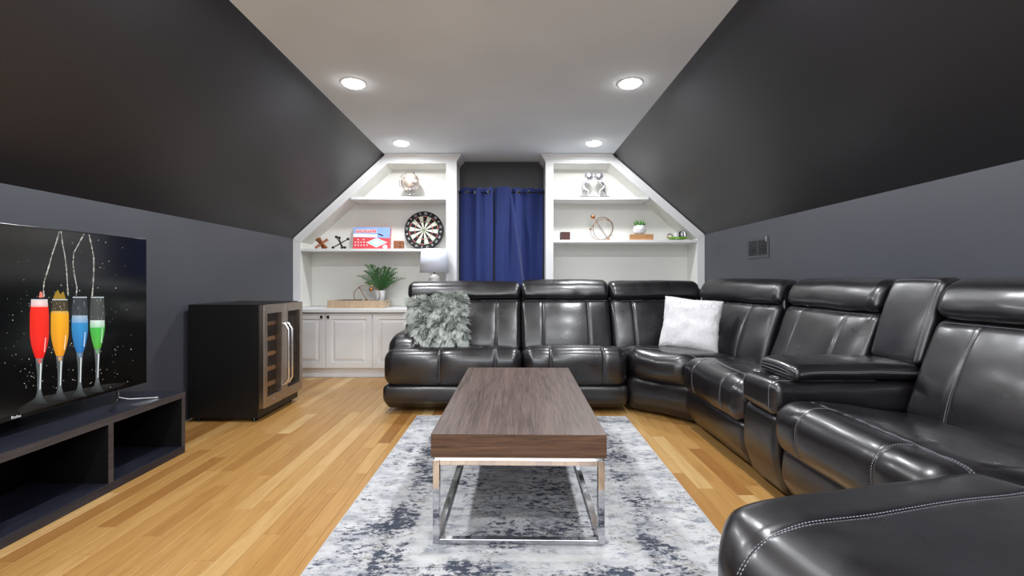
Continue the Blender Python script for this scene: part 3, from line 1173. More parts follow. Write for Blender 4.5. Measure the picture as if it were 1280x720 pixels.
def chaise_pad(name, z0, z1, len_, grow, r, seams=True, label=None):
    hx, hy, hz = len_ / 2, CWID / 2 + grow, (z1 - z0) / 2

    def d(p):
        x, y, z = p                         # x: along the tongue, + = tip; y: + = away from seat (towards viewer)
        # round the plan corners of the tip
        R = .26
        ex, ey = x - (hx - R), abs(y) - (hy - R)
        if ex > 0 and ey > 0:
            a_, b_ = ex / R, ey / R
            x = hx - R + R * a_ * math.sqrt(1 - b_ * b_ / 2)
            y = (hy - R + R * b_ * math.sqrt(1 - a_ * a_ / 2)) * (1 if y > 0 else -1)
        top = sst(0, hz, z)
        n = wr(Vector((x, y, z)), .8, 21)
        # the shoulder rolls off towards the edges
        e = max(0, abs(y) / hy - .5) * 2
        e2 = max(0, x / hx - .55) / .45
        Z = z + (z0 + z1) / 2 + top * (.012 - .022 * e * e - .035 * e2 * e2) + n * top
        if seams:
            Z -= top * gro(y + hy - .215, .007) * .006
            Z -= top * gro(x + hx - .045, .007) * .006
        q = CO + ax_ * (x + hx - .02) + bx_ * (y + CWID / 2)
        return Vector((q.x, q.y, Z))
    ex = ((-hx + .045,), (-hy + .215,), ()) if seams else ((), (), ())
    pad = Pad((hx, hy, hz), min(r, hz * .97), d, (22, 20, 4), ex, 6)
    return pad, part(name, pad.build(), M['leather'], sofa, smooth=180, label=label)


chaise_pad('chaise_base', .03, .27, CLEN - .04, -.012, .06, False)
pch, och = chaise_pad('chaise_cushion', .25, .50, CLEN, 0, .11, True, 'rounded leather chaise end nearest the viewer')
hx, hy, hz = pch.h
mb = MB()
for off in (.0055, -.0055):
    stitch([pch.at((-hx + (2 * hx) * i / 80, -hy + .215 + off, hz)) for i in range(81)] + [pch.at((hx, -hy + .215 + off, hz - 1.6 * hz * i / 20)) for i in range(21)], mb=mb, **NEAR)
    stitch([pch.at((-hx + .045 + off, -hy + 2 * hy * i / 60, hz)) for i in range(61)], mb=mb, **NEAR)
part('stitching', mb, M['thread'], och, label='pale grey double stitching', stuff=True)
# body of the last unit against the wall
shell(FR_, 1.95, 2.80, .10, DW, .03, .40)
hu = .42
part('seat_cushion', Pad((hu, .26, .115), .05, lambda p: FR_((p[0] + 1.955 + hu, p[1] + .36, p[2] + .375 - .03 * sst(-.2, .26, p[1]) + wr(p, 1, 31))), (8, 8, 3), c=4).build(), M['leather'], sofa, smooth=180)
backrest(FR_, 1.975, 2.80, (2.17, 2.6), seed=9, zt=1.055)

# ------------------------------------------------------------------ cushions on the sofa


def pillow_fn(w, h, th, seed=0):
    def f(u, v, side):                      # u,v in -1..1
        k = (1 - u ** 4) * (1 - v ** 4)
        t = th * (max(0, k) ** .42) * .5
        pin = 1 - .07 * (1 - abs(u)) * (abs(v) ** 3)
        pin2 = 1 - .07 * (1 - abs(v)) * (abs(u) ** 3)
        x, z = u * w / 2 * pin2, v * h / 2 * pin
        n = mn.noise(Vector((u * 2.2 + seed, v * 2.2, side))) * .012 * max(0, k) ** .5
        return Vector((x, side * (t + n), z))
    return f


def pillow_mesh(f, n=36):
    mb = MB()
    for side in (-1, 1):
        vs, fs = [], []
        for j in range(n + 1):
            for i in range(n + 1):
                u = math.sin((i / n - .5) * PI)
                v = math.sin((j / n - .5) * PI)
                vs.append(f(u, v, side))
        for j in range(n):
            for i in range(n):
                a = j * (n + 1) + i
                q = (a, a + 1, a + n + 2, a + n + 1)
                fs.append(q if side < 0 else q[::-1])
        mb.add(vs, fs)
    return mb


# shaggy pillow
tp = thing('throw_pillow', 'shaggy grey-green faux fur throw pillow at the left arm of the sofa', 'pillow', (-.617, 3.77, .695), (math.radians(-16), math.radians(-5), math.radians(-4)))
pf = pillow_fn(.47, .45, .15)
part('pillow_body', pillow_mesh(pf), M['greencloth'], tp, smooth=180)
fur = MB()
rng = random.Random(5)
cvec = {}
for k in range(9000):
    u = rng.uniform(-1, 1)
    v = rng.uniform(-1, 1)
    u = math.copysign(abs(u) ** .8, u)
    v = math.copysign(abs(v) ** .8, v)
    side = -1 if rng.random() < .8 else 1
    p0 = pf(u * .995, v * .995, side)
    # clumps
    ck = (round(p0.x / .035), round(p0.z / .03), side)
    if ck not in cvec:
        cvec[ck] = (Vector((rng.uniform(-1, 1), 0, rng.uniform(-.9, .55))), rng.uniform(.75, 1.15), rng.uniform(-.06, .06))
    cd, cl, cc = cvec[ck]
    out = Vector((u * .9 * abs(u) ** 2, side * .85, v * .9 * abs(v) ** 2))
    d = (out + cd * .75 + Vector((rng.uniform(-.25, .25), rng.uniform(-.1, .1), rng.uniform(-.25, .25)))).normalized()
    L = .060 * cl * rng.uniform(.8, 1.15)
    w = .0021
    droop = Vector((0, 0, -.35 * L))
    sidev = d.cross(Vector((0, 1, .3))).normalized() * w
    pts = [p0, p0 + d * L * .5 + droop * .12, p0 + d * L * .85 + droop * .5, p0 + d * L + droop * .9 + cd * .008]
    base = .20 + cc
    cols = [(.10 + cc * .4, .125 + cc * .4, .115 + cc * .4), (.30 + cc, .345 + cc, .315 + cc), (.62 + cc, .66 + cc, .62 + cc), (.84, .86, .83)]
    o = len(fur.v)
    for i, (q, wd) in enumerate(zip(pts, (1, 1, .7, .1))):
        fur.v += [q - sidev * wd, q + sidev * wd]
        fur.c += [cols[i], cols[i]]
    for i in range(3):
        fur.f.append((o + 2 * i, o + 2 * i + 1, o + 2 * i + 3, o + 2 * i + 2))
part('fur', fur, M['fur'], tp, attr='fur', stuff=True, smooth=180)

# white plush pillow
tw = thing('throw_pillow', 'plain white plush throw pillow standing in the corner of the sofa', 'pillow', (1.475, 3.68, .688), (math.radians(-17), math.radians(5), math.radians(-27)))
pf2 = pillow_fn(.45, .43, .15, 3)
wb = pillow_mesh(pf2, 60)
for i, p in enumerate(wb.v):
    q = Vector(p)
    wb.v[i] = q + q.normalized() * (.004 * mn.noise(q * 60) + .006 * mn.noise(q * 18))
part('pillow_body', wb, M['whitecloth'], tw, smooth=180)
pile = MB()
for k in range(14000):
    u = rng.uniform(-1, 1)
    v = rng.uniform(-1, 1)
    u = math.copysign(abs(u) ** .8, u)
    v = math.copysign(abs(v) ** .8, v)
    side = -1 if rng.random() < .8 else 1
    p0 = pf2(u * .998, v * .998, side)
    d = Vector((u ** 5 + rng.uniform(-.5, .5), side * .8, v ** 5 + rng.uniform(-.5, .5))).normalized()
    L = rng.uniform(.004, .008)
    s_ = d.cross(Vector((.2, .3, 1))).normalized() * .0014
    o = len(pile.v)
    pile.v += [p0 - s_, p0 + s_, p0 + d * L]
    pile.c += [None] * 3
    pile.f.append((o, o + 1, o + 2))
part('plush_pile', pile, M['whitecloth'], tw, stuff=True, smooth=180)

# ------------------------------------------------------------------ rug and coffee table
rug = thing('area_rug', 'distressed grey, white and navy area rug under the coffee table', 'rug', (.066, 2.36, 0), (0, 0, math.radians(-.7)))
part('rug_pile', MB().box(-.795, .795, -1.070, 1.070, .001, .011), M['rug'], rug, bev=.003)
part('binding', MB().tube([(-.797, -1.072, .006), (.797, -1.072, .006), (.797, 1.072, .006), (-.797, 1.072, .006)], .0045, 8, closed=True), M['rugedge'], rug, smooth=180)

ct = thing('coffee_table', 'rectangular smoked oak coffee table on a chrome box frame', 'table', (.040, 2.41, .012), (0, 0, math.radians(-.9)))
W2, L2 = .343, .665
part('tabletop', MB().box(-W2, W2, -L2, L2, .344, .437), M['table'], ct, bev=.003, label='thick dark grained slab top')
for k, s in enumerate((-1, 1)):
    part('edge_band', MB().box(-W2 + .001, W2 - .001, s * L2 - (.0 if s > 0 else .0012), s * L2 + (.0012 if s > 0 else 0), .3455, .4355), M['table_end'], ct)
w, q = W2 - .006, .026
for s in (-1, 1):
    for r_ in (-1, 1):
        part('leg', MB().box(min(s * w, s * (w - q)), max(s * w, s * (w - q)), min(r_ * (L2 - .01), r_ * (L2 - .01 - q)), max(r_ * (L2 - .01), r_ * (L2 - .01 - q)), .0, .332), M['chrome'], ct, bev=.0015)
    part('side_rail', MB().box(min(s * w, s * (w - q)), max(s * w, s * (w - q)), -(L2 - .01 - q), L2 - .01 - q, .0, .020), M['chrome'], ct, bev=.0015)
    part('side_rail', MB().box(min(s * w, s * (w - q)), max(s * w, s * (w - q)), -(L2 - .01 - q), L2 - .01 - q, .310, .332), M['chrome'], ct, bev=.0015)
    part('end_rail', MB().box(-(w - q), w - q, min(s * (L2 - .01), s * (L2 - .01 - q)), max(s * (L2 - .01), s * (L2 - .01 - q)), .310, .332), M['chrome'], ct, bev=.0015)
    part('end_rail', MB().box(-(w - q), w - q, min(s * (L2 - .01), s * (L2 - .01 - q)), max(s * (L2 - .01), s * (L2 - .01 - q)), 0, .020), M['chrome'], ct, bev=.0015)
part('top_plate', MB().box(-w + .006, w - .006, -L2 + .02, L2 - .02, .332, .344), M['chrome'], ct)

# ------------------------------------------------------------------ television stand
ST = thing('tv_stand', 'long low blue-black television stand with open compartments', 'stand', (-2.195, 1.93, 0))
x0, x1, yA, yB = -.21, .21, -.80, .80
part('top_board', MB().box(x0, x1 - .002, yA, yB, .336, .372), M['stand'], ST, bev=.0015)
part('front_edge', MB().box(x1 - .002, x1, yA, yB, .337, .371), M['standedge'], ST)
part('bottom_board', MB().box(x0, x1, yA, yB, 0.001, .045), M['stand'], ST, bev=.0015)
part('back_panel', MB().box(x0, x0 + .008, yA + .028, yB - .028, .045, .336), M['standin'], ST)
for yy in (yA, -.245, .28, yB - .028):
    o = part('side_panel' if abs(yy) > .5 else 'divider', MB().box(x0 + .008, x1 - .002, yy, yy + .028, .045, .336), M['standin'], ST)
    part('edge_strip', MB().box(x1 - .002, x1, yy, yy + .028, .045, .336), M['standedge'], o)
    if yy > yA:
        mt = Matrix.Translation((.0, yy, .178)) @ Matrix.Rotation(PI / 2, 4, 'X')
        part('screw_cap', MB().lathe([(.007, 0), (.007, .002), (.0001, .003)], 14, mat=mt), M['grommet'], o, smooth=50)

# ------------------------------------------------------------------ television
TX = -2.15
TV = thing('television', 'large flat television showing four champagne flutes of coloured drinks', 'television', (TX, 1.905, .372))
ty0, ty1, tz0, tz1 = 1.165 - 1.905, 2.645 - 1.905, .445 - .372, 1.292 - .372
part('bezel', MB().box(-.03, .0, ty0, ty1, tz0, tz1), M['blackgloss'], TV, bev=.003)
part('back_housing', MB().box(-.062, -.03, ty0 + .2, ty1 - .2, tz0 + .03, tz1 - .3), M['black'], TV, bev=.01)
scr = part('screen', MB().box(.0, .0012, ty0 + .007, ty1 - .007, tz0 + .022, tz1 - .007), M['screen'], TV)
lm = text_mesh('Roku', .018)
lm.transform(Matrix.Rotation(PI / 2, 4, 'Z') @ Matrix.Rotation(PI / 2, 4, 'X'))
lm.materials.append(M['boxwhite'])
part('logo', lm, None, TV, loc=(.0012, 1.945 - 1.905, tz0 + .011), label='small white maker mark on the lower bezel')
for s, yc in ((1, 2.47 - 1.905), (-1, 1.35 - 1.905)):
    f = MB().tube([(-.015, yc, tz0 + .01), (-.012, yc, .03), (.03, yc + .02, .016), (.125, yc + .10, .005)], .0035, 8)
    part('foot', f, M['handle'], TV, smooth=40, label='slim silver foot')
    f = MB().tube([(-.018, yc, tz0 + .01), (-.022, yc, .03), (.00, yc - .03, .016), (.09, yc - .17, .006)], .004, 8)
    part('foot', f, M['black'], TV, smooth=40)


def tvp(px, py):
    """point of the picture on the screen plane, in the television's own frame"""
    Y = 2.15 * 560 / (639 - px)
    return (Y - 1.905, 1.05 - (py - 350) * Y / 560 - .372)


PICX = .0018


def pic(name, polys, label=None):
    mb = MB()
    for poly, cols, lift in polys:
        n = len(poly)
        o = len(mb.v)
        for (px, py), c in zip(poly, cols if isinstance(cols, list) else [cols] * n):
            y, z = tvp(px, py)
            mb.v.append(Vector((PICX + lift, y, z)))
            mb.c.append(c[:3])
        mb.f.append(tuple(range(o, o + n)))
    return part(name, mb, M['picture'], scr, attr='pic', label=label)


def vstrip(rows, cols, lift):
    """rows: list of (y, xl, xr); returns quads with a colour per row, three columns for rounding"""
    out = []
    for (r0, c0), (r1, c1) in zip(zip(rows, cols), zip(rows[1:], cols[1:])):
        for a, b in ((0, .5), (.5, 1)):
            k = lambda r, t: (r[1] + (r[2] - r[1]) * t, r[0])
            sh = lambda c, t: tuple(v * (1.0 if t == .5 else .72) for v in c[:3])
            out.append(([k(r0, a), k(r0, b), k(r1, b), k(r1, a)], [sh(c0, a), sh(c0, b), sh(c1, b), sh(c1, a)], lift))
    return out


R3 = lambda *c: rgb(*c)[:3]
glasses = [
    # cx, top y, w, liquid top, liquid bottom, stem bottom, colours
    (49, 374, 24, 382, 448, 497, R3(255, 42, 20), R3(236, 20, 8), R3(245, 214, 210), 'red'),
    (74.5, 374, 22.5, 390, 445, 492, R3(250, 176, 28), R3(232, 150, 20), R3(214, 178, 90), 'orange'),
    (99.5, 371, 20.5, 398, 441, 488, R3(58, 148, 206), R3(36, 112, 178), R3(168, 190, 210), 'blue'),
    (121.5, 371, 19, 404, 436, 482, R3(70, 190, 84), R3(86, 172, 60), R3(222, 236, 230), 'green'),
]
rs_ = random.Random(21)
for (cx, ty, w, lt, lb, sb, c1, c2, fo, nm) in glasses:
    hw = lambda y: w / 2 * (0.86 + .14 * sst(ty, ty + 22, y)) * (1 - .60 * max(0, (y - (lb - 32)) / 32) ** 1.8) if y < lb else w / 2 * .40
    polys = []
    rows = [(ty + (lt - ty) * i / 4, cx - hw(ty + (lt - ty) * i / 4), cx + hw(ty + (lt - ty) * i / 4)) for i in range(5)]
    polys += vstrip(rows, [fo if nm == 'red' else tuple(.07 * v + .012 for v in fo)] * 5, 0)
    rows = [(lt + (lb - lt) * i / 12, cx - hw(lt + (lb - lt) * i / 12), cx + hw(lt + (lb - lt) * i / 12)) for i in range(13)]
    polys += vstrip(rows, [tuple(a + (b - a) * i / 12 for a, b in zip(c1, c2)) for i in range(13)], .00015)
    for q_ in range(9 if nm != 'red' else 0):
        gx_, gy_ = cx + rs_.uniform(-.38, .38) * w, rs_.uniform(ty + 2, lt - 2)
        gl_ = rs_.uniform(2, 7)
        g_ = rs_.uniform(.06, .45)
        polys.append(([(gx_, gy_), (gx_ + .7, gy_), (gx_ + rs_.uniform(-1, 1.4), min(lt, gy_ + gl_))], tuple(g_ * (.5 + .5 * v) for v in (c1 if nm == 'orange' else fo)), .00032))
    # froth
    fh = 9 if nm in ('green', 'blue') else 3
    rows = [(lt - fh * .4, cx - hw(lt) * .94, cx + hw(lt) * .94), (lt + fh * .6, cx - hw(lt + 4) * .94, cx + hw(lt + 4) * .94)]
    polys += vstrip(rows, [fo, tuple(.5 * (a + b) for a, b in zip(fo, c1))], .0003)
    # rim, edge gleams, stem and foot
    polys.append(([(cx - w * .43, ty), (cx + w * .43, ty), (cx + w * .43, ty + 1.2), (cx - w * .43, ty + 1.2)], R3(190, 200, 205), .0003))
    sw = w * .17
    gr = R3(112, 118, 120)
    rows = [(lb, cx - w * .20, cx + w * .20), (lb + 8, cx - sw, cx + sw), (lb + 20, cx - sw * .7, cx + sw * .7), (sb - 8, cx - sw * .62, cx + sw * .62), (sb, cx - sw * 1.2, cx + sw * 1.2), (sb + 8, cx - w * .55, cx + w * .45)]
    polys += vstrip(rows, [gr, tuple(.6 * v for v in gr), tuple(.55 * v for v in gr), tuple(.75 * v for v in gr), tuple(.35 * v for v in gr), tuple(.10 * v for v in gr)], .0001)
    polys.append(([(cx + sw * .2, lb + 6), (cx + sw * .7, lb + 6), (cx + sw * .35, sb - 10), (cx, sb - 10)], R3(205, 210, 212), .0004))
    polys.append(([(cx - w * .1, lb + 1), (cx + w * .12, lb + 1), (cx + w * .08, lb + 6), (cx - w * .06, lb + 6)], tuple(.5 * v + .1 for v in c1), .0004))
    gx = cx + w * .30
    polys.append(([(gx, lb - 26), (gx + 1.1, lb - 26), (gx - w * .05 + .8, lb - 8), (gx - w * .05 - .4, lb - 8)], tuple(.45 + .5 * v for v in c1), .0004))
    pic('pictured_flute', polys, nm + ' drink in a champagne flute on the screen')
rr = random.Random(3)
streams = [
    [(74, 289), (70, 303), (65, 318), (60, 336), (55, 352), (54, 362), (55, 371)],
    [(76, 289), (78, 305), (81, 320), (83, 338), (84, 355), (85, 370)],
    [(105, 292), (98, 305), (92, 316), (91, 330), (93, 345), (96, 360), (95, 370)],
    [(111, 293), (114, 306), (117, 322), (117, 340), (116, 358), (115, 370)],
]
for st in streams:
    polys = []
    for (xa, ya), (xb, yb) in zip(st, st[1:]):
        for i in range(6):
            t0, t1 = i / 6, (i + 1) / 6
            p = (xa + (xb - xa) * t0, ya + (yb - ya) * t0)
            q_ = (xa + (xb - xa) * t1, ya + (yb - ya) * t1)
            wa, wb_ = rr.uniform(.3, 1.1), rr.uniform(.3, 1.1)
            g = rr.uniform(.12, .55)
            polys.append(([(p[0] - wa, p[1]), (p[0] + wa, p[1]), (q_[0] + wb_, q_[1]), (q_[0] - wb_, q_[1])], (g, g, g * .9), .0002))
    pic('pictured_stream', polys, 'poured stream on the screen')
polys = []
for k in range(230):
    px, py = rr.uniform(3, 168), 350 + 135 * (rr.random() ** .6) if k > 45 else rr.uniform(300, 400)
    if py > 487 - px * .20 + 25:
        continue
    if abs(px - 85) > 60 and rr.random() < .6:
        continue
    s = rr.uniform(.3, .75)
    g = rr.uniform(.15, .8)
    polys.append(([(px - s, py), (px, py - s), (px + s, py), (px, py + s)], (g, g, g * .95), .00005))
pic('pictured_droplets', polys)
polys = [([(48, 372), (54, 372), (53, 366), (50, 364)], R3(214, 120, 104), .0003), ([(66, 374), (82, 374), (79, 364), (75, 368), (72, 362), (68, 368)], R3(150, 120, 30), .0003)]
pic('pictured_splash', polys[:1])
pic('pictured_splash', polys[1:])
polys = [([(20, 512), (45, 497), (135, 480), (160, 478), (150, 483), (25, 518)], [(.004, .004, .004), (.022, .022, .02), (.022, .022, .02), (.004, .004, .004), (.012, .012, .012), (.008, .008, .008)], 0.00002)]
pic('pictured_table', polys)

# ------------------------------------------------------------------ wine cooler
WC = thing('wine_cooler', 'black wine cooler with two stainless framed glass doors', 'cooler', (-2.10, 3.61, 0))
xa, xb, ya, yb = -.28, .235, -.305, .305
part('cabinet', MB().box(xa, xb, ya, ya + .02, .03, .868).box(xa, xb, yb - .02, yb, .03, .868).box(xa, xb, ya + .02, yb - .02, .84, .868).box(xa, xb, ya + .02, yb - .02, .03, .10).box(xa, xa + .02, ya + .02, yb - .02, .10, .84), M['black'], WC)
part('liner', MB().box(xa + .02, xa + .03, ya + .03, yb - .03, .11, .83).box(xa + .03, xb - .02, ya + .02, ya + .03, .1, .84).box(xa + .03, xb - .02, yb - .03, yb - .02, .1, .84).box(xa + .03, xb - .02, -.01, .01, .1, .84), M['darkin'], WC)
for s, (a, b) in ((-1, (ya, -.002)), (1, (.002, yb))):
    xd0, xd1 = xb + .003, xb + .043
    fr = .048
    d = part('door', MB().box(xd0, xd1, a, a + fr, .10, .862).box(xd0, xd1, b - fr, b, .10, .862).box(xd0, xd1, a + fr, b - fr, .10, .10 + .075).box(xd0, xd1, a + fr, b - fr, .862 - .065, .862), M['steel'], WC, bev=.002, label='stainless steel framed glass door')
    part('pane', MB().box(xd0 + .012, xd0 + .018, a + fr, b - fr, .175, .797), M['coolglass'], d)
    hy_ = b - .026 if s < 0 else a + .026
    hp = [(xd1 - .004, hy_, .215), (xd1 + .018, hy_, .225), (xd1 + .045, hy_, .265), (xd1 + .045, hy_, .45), (xd1 + .045, hy_, .655), (xd1 + .018, hy_, .695), (xd1 - .004, hy_, .705)]
    part('handle', MB().tube(hp, .009, 10), M['handle'], d, smooth=40, label='bright bar handle with angled ends')
    mt = Matrix.Translation((xd1, (a + b) / 2, .135)) @ Matrix.Rotation(PI / 2, 4, 'Y')
    part('lock', MB().lathe([(.012, 0), (.012, .004), (.007, .008), (.0001, .009)], 16, mat=mt), M['chrome'], d, smooth=50)
    for k in range(5 if s < 0 else 4):
        z = .225 + .118 * k if s < 0 else .24 + .145 * k
        o = part('rack', MB().box(xb - .035, xb - .015, a + .035, b - .03, z, z + .028), M['shelfwood'] if s < 0 else M['darkin'], WC)
        part('wire_shelf', MB().box(xa + .04, xb - .035, a + .035, b - .03, z + .004, z + .008), M['iron'], o)
gr_ = MB()
gr_.box(xb - .03, xb - .02, ya + .01, yb - .01, .03, .095)
part('grille', gr_, M['black'], WC)
for k in range(4):
    part('grille_slat', MB().box(xb - .02, xb - .002, ya + .02, yb - .02, .040 + .014 * k, .046 + .014 * k), M['blackgloss'], WC)
for fx in (xa + .05, xb - .05):
    for fy in (ya + .04, yb - .04):
        part('foot', MB().lathe([(.02, .001), (.02, .012), (.012, .03)], 14, c=(fx, fy, 0)), M['blackgloss'], WC, smooth=50)

# ------------------------------------------------------------------ vent on the right wall
V = thing('wall_vent', 'small grey metal air register on the right knee wall', 'vent', (XR, 3.90, 1.33))
part('vent_frame', MB().box(-.006, -.001, -.17, .17, -.09, -.065).box(-.006, -.001, -.17, .17, .065, .09).box(-.006, -.001, -.17, -.145, -.065, .065).box(-.006, -.001, .145, .17, -.065, .065).box(-.006, -.001, -.012, .012, -.065, .065), M['vent'], V, bev=.001)
part('vent_duct', MB().box(-.0025, -.0008, -.145, .145, -.065, .065), M['black'], V)
for k in range(8):
    z = -.056 + .016 * k
    part('louvre', MB().add([(-.003, -.145, z - .006), (-.003, .145, z - .006), (-.011, .145, z + .002), (-.011, -.145, z + .002), (-.003, -.145, z - .004), (-.003, .145, z - .004), (-.010, .145, z + .004), (-.010, -.145, z + .004)], [(0, 1, 2, 3), (4, 7, 6, 5), (0, 3, 7, 4), (1, 5, 6, 2), (3, 2, 6, 7), (0, 4, 5, 1)]), M['vent'], V)
part('damper_lever', MB().box(-.02, -.011, -.155, -.148, .045, .085), M['silver'], V)

# ------------------------------------------------------------------ table lamp
lampt = thing('table_lamp', 'table lamp with white drum shade and pale ceramic base on the left worktop', 'lamp', (-.825, 4.826, .742))
part('lamp_base', MB().lathe([(.045, 0), (.058, .01), (.062, .06), (.064, .14), (.064, .26), (.064, .325), (.054, .348), (.026, .362), (.014, .372)], 32), M['ceramic'], lampt, smooth=60)
part('neck', MB().lathe([(.012, .370), (.012, .385), (.008, .39), (.008, .42), (.011, .425), (.011, .45), (.0001, .452)], 16), M['bronze'], lampt, smooth=50)
sh = MB().lathe([(.157, .388), (.141, .640)], 48)
sh.f = [f for f in sh.f if len(f) == 4]
o = part('lamp_shade', sh, M['shade'], lampt, smooth=60)
sm = o.modifiers.new('thick', 'SOLIDIFY')
sm.thickness = .003
part('shade_spider', MB().tube([(-.14, 0, .632), (0, 0, .63), (.14, 0, .632)], .002, 6).tube([(0, -.14, .632), (0, 0, .63), (0, .14, .632)], .002, 6).tube([(0, 0, .45), (0, 0, .63)], .003, 6), M['bronze'], lampt)

# ------------------------------------------------------------------ tray with fern and ring sculpture
tr = thing('serving_tray', 'pale grooved wooden tray with cut-out handles on the left worktop', 'tray', (-1.70, 5.03, .742), (0, 0, math.radians(-3)))
tx, ty = .31, .115
part('tray_base', MB().box(-tx, tx, -ty, ty, 0, .010), M['tray'], tr)
for s in (-1, 1):
    part('tray_side', MB().box(-tx, tx, s * ty - .006, s * ty + .006, 0, .082), M['tray'], tr, bev=.001)
    e = s * tx
    part('tray_end', MB().box(e - .006, e + .006, -ty, ty, .0, .048).box(e - .006, e + .006, -ty, ty, .068, .082).box(e - .006, e + .006, -ty, -.03, .048, .068).box(e - .006, e + .006, .03, ty, .048, .068), M['tray'], tr)
g = MB()
for k in range(41):
    xx = -tx + 2 * tx * k / 40
    g.box(xx - .0012, xx + .0012, -ty - .0072, -ty - .0058, .002, .080)
part('flute_grooves', g, M['reclaimed'], tr, stuff=True)
lin = part('tray_insert', MB().box(-.26, .27, -.10, .10, .0105, .018), M['darkred'], tr)
bt = tag(part('book', MB().box(-.12, .10, -.07, .07, 0, .066), M['walnut'], bev=.002, loc=(-1.80, 5.05, .7615)), 'dark reddish box lying in the wooden tray', 'box')
# fern
fn = thing('potted_fern', 'green fern in a white pot standing in the wooden tray', 'plant', (-1.485, 5.07, .7615))
part('pot', MB().lathe([(.042, 0), (.050, .01), (.060, .165), (.056, .168), (.052, .158), (.0001, .150)], 28), M['plaster'], fn, smooth=50)
rf = random.Random(11)
targets = [(-.15, .33), (-.24, .20), (.27, .17), (.20, .29), (.07, .31), (-.04, .27), (.13, .09), (-.12, .24), (.12, .30), (.16, .22), (.22, .24), (-.08, .33), (0.02, .30), (-.18, .26), (.10, .25), (.20, .18), (-.10, .17), (.05, .20), (-.16, .12), (.17, .13)]
for k, (dx, dz) in enumerate(targets):
    dy = rf.uniform(-.12, .06)
    base = Vector((0, 0, .155))
    tip = Vector((dx, dy, .155 + dz * .92))
    ctl = Vector((dx * .35, dy * .35, .155 + dz * .80 + .02))
    mb = MB()
    pts = [base * (1 - t) ** 2 + ctl * 2 * t * (1 - t) + tip * t * t for t in [i / 14 for i in range(15)]]
    mb.tube(pts, [.0016 * (1 - i / 16) for i in range(15)], 5)
    for i in range(2, 15):
        t = (pts[min(i + 1, 14)] - pts[i - 1]).normalized()
        sd = t.cross(Vector((0, -1, .25))).normalized()
        L = .050 * math.sin(PI * min(1, (i + 1) / 16)) ** .7 * (1.0 if i < 11 else .7)
        for s in (-1, 1):
            d = (sd * s * .8 + t * .75).normalized()
            p = pts[i]
            nrm = d.cross(t).normalized() * .001
            wv = t * .008
            mb.add([p - wv * .4, p + d * L * .5 - wv + nrm, p + d * L + Vector((0, 0, -.006)), p + d * L * .5 + wv + nrm, p + wv * .4], [(0, 1, 2, 3, 4)])
    part('frond', mb, M['leaf'], fn)


def ring_pts(c, r, ax1, ax2, n=40):
    return [Vector(c) + Vector(ax1) * r * math.cos(2 * PI * i / n) + Vector(ax2) * r * math.sin(2 * PI * i / n) for i in range(n)]


rs = thing('ring_sculpture', 'small brass ring sculpture with a crossing rod in the wooden tray beside the fern', 'sculpture', (-1.60, 4.965, .768))
a1 = Vector((.93, -.1, .30)).normalized()
a2 = Vector((-.28, -.25, .9)).normalized()
a2 = (a2 - a1 * a2.dot(a1)).normalized()
part('ring', MB().tube(ring_pts((0.005, -.0, .115), .138, Vector((.96, .28, 0)), Vector((-.03, .10, .80)), 48), .004, 8, closed=True), M['bronze'], rs, smooth=180)
part('rod', MB().tube([(-.075, -.02, .20), (.01, -.035, .065)], .004, 8), M['bronze'], rs, smooth=40)
part('ball', MB().ball((.055, -.02, .178), .022), M['copper'], rs, smooth=180)
part('ball', MB().ball((.01, -.035, .065), .012), M['bronze'], rs, smooth=180)
part('ball', MB().ball((-.075, -.02, .20), .009), M['bronze'], rs, smooth=180)

# ------------------------------------------------------------------ left bookcase ornaments
ZM, ZU, ZRM = 1.3985, 1.9735, 1.4965
# globe
gl = thing('desk_globe', 'silver desk globe on a chrome stand on the top left shelf', 'globe', (-1.135, 5.045, ZU))
part('stand_base', MB().lathe([(.062, 0), (.064, .006), (.058, .010), (.018, .020), (.010, .034), (.009, .052)], 28), M['chrome'], gl, smooth=50)
gc = Vector((0, 0, .175))
tl = math.radians(23)
part('meridian', MB().tube([gc + Vector((.122 * math.cos(a), 0, .122 * math.sin(a))) for a in [math.radians(95 + 200 * i / 30) for i in range(31)]], .0035, 8), M['chrome'], gl, smooth=180)
part('globe_ball', MB().ball(gc, .104, 32), M['globe'], gl, smooth=180, label='silver sphere with pale continents')
for s in (-1, 1):
    d = Vector((math.sin(-tl) * s * -1, 0, math.cos(tl) * s))
    part('pivot', MB().tube([gc + d * .100, gc + d * .126], .005, 8), M['chrome'], gl, smooth=40)

# wooden jack
wj = thing('wooden_jack', 'chestnut wooden six-armed jack on the middle left shelf', 'ornament', (-2.14, 5.06, ZM))
c = Vector((0, 0, .062))
dirs = [Vector((.75, .3, .62)), Vector((-.75, .25, .62)), Vector((-.04, -.75, .66))]
for d in dirs:
    d.normalize()
    L = .083
    zax = d
    xax = zax.cross(Vector((0, 0, 1))).normalized()
    yax = zax.cross(xax)
    mt = Matrix.Translation(c) @ Matrix((xax, yax, zax)).transposed().to_4x4()
    part('bar', MB().box(-.0145, .0145, -.0145, .0145, -L, L, mat=mt), M['jack'], wj, bev=.002)
# black jack
bj = thing('iron_jack', 'black ball-ended jack on the middle left shelf beside the game box', 'ornament', (-1.925, 5.06, ZM))
c = Vector((0, 0, .066))
for d in [Vector((.78, .15, .5)), Vector((-.55, .2, .72)), Vector((.15, -.8, .58))]:
    d.normalize()
    p, q = c - d * .095, c + d * .095
    k = (.016 - p.z) if p.z < .016 else 0
    part('arm', MB().tube([p, c, q], [.005, .007, .005], 8), M['iron'], bj, smooth=40)
    for e in (p, q):
        e = e.copy()
        e.z = max(e.z, .0165)
        part('knob', MB().ball(e, .016), M['iron'], bj, smooth=180)

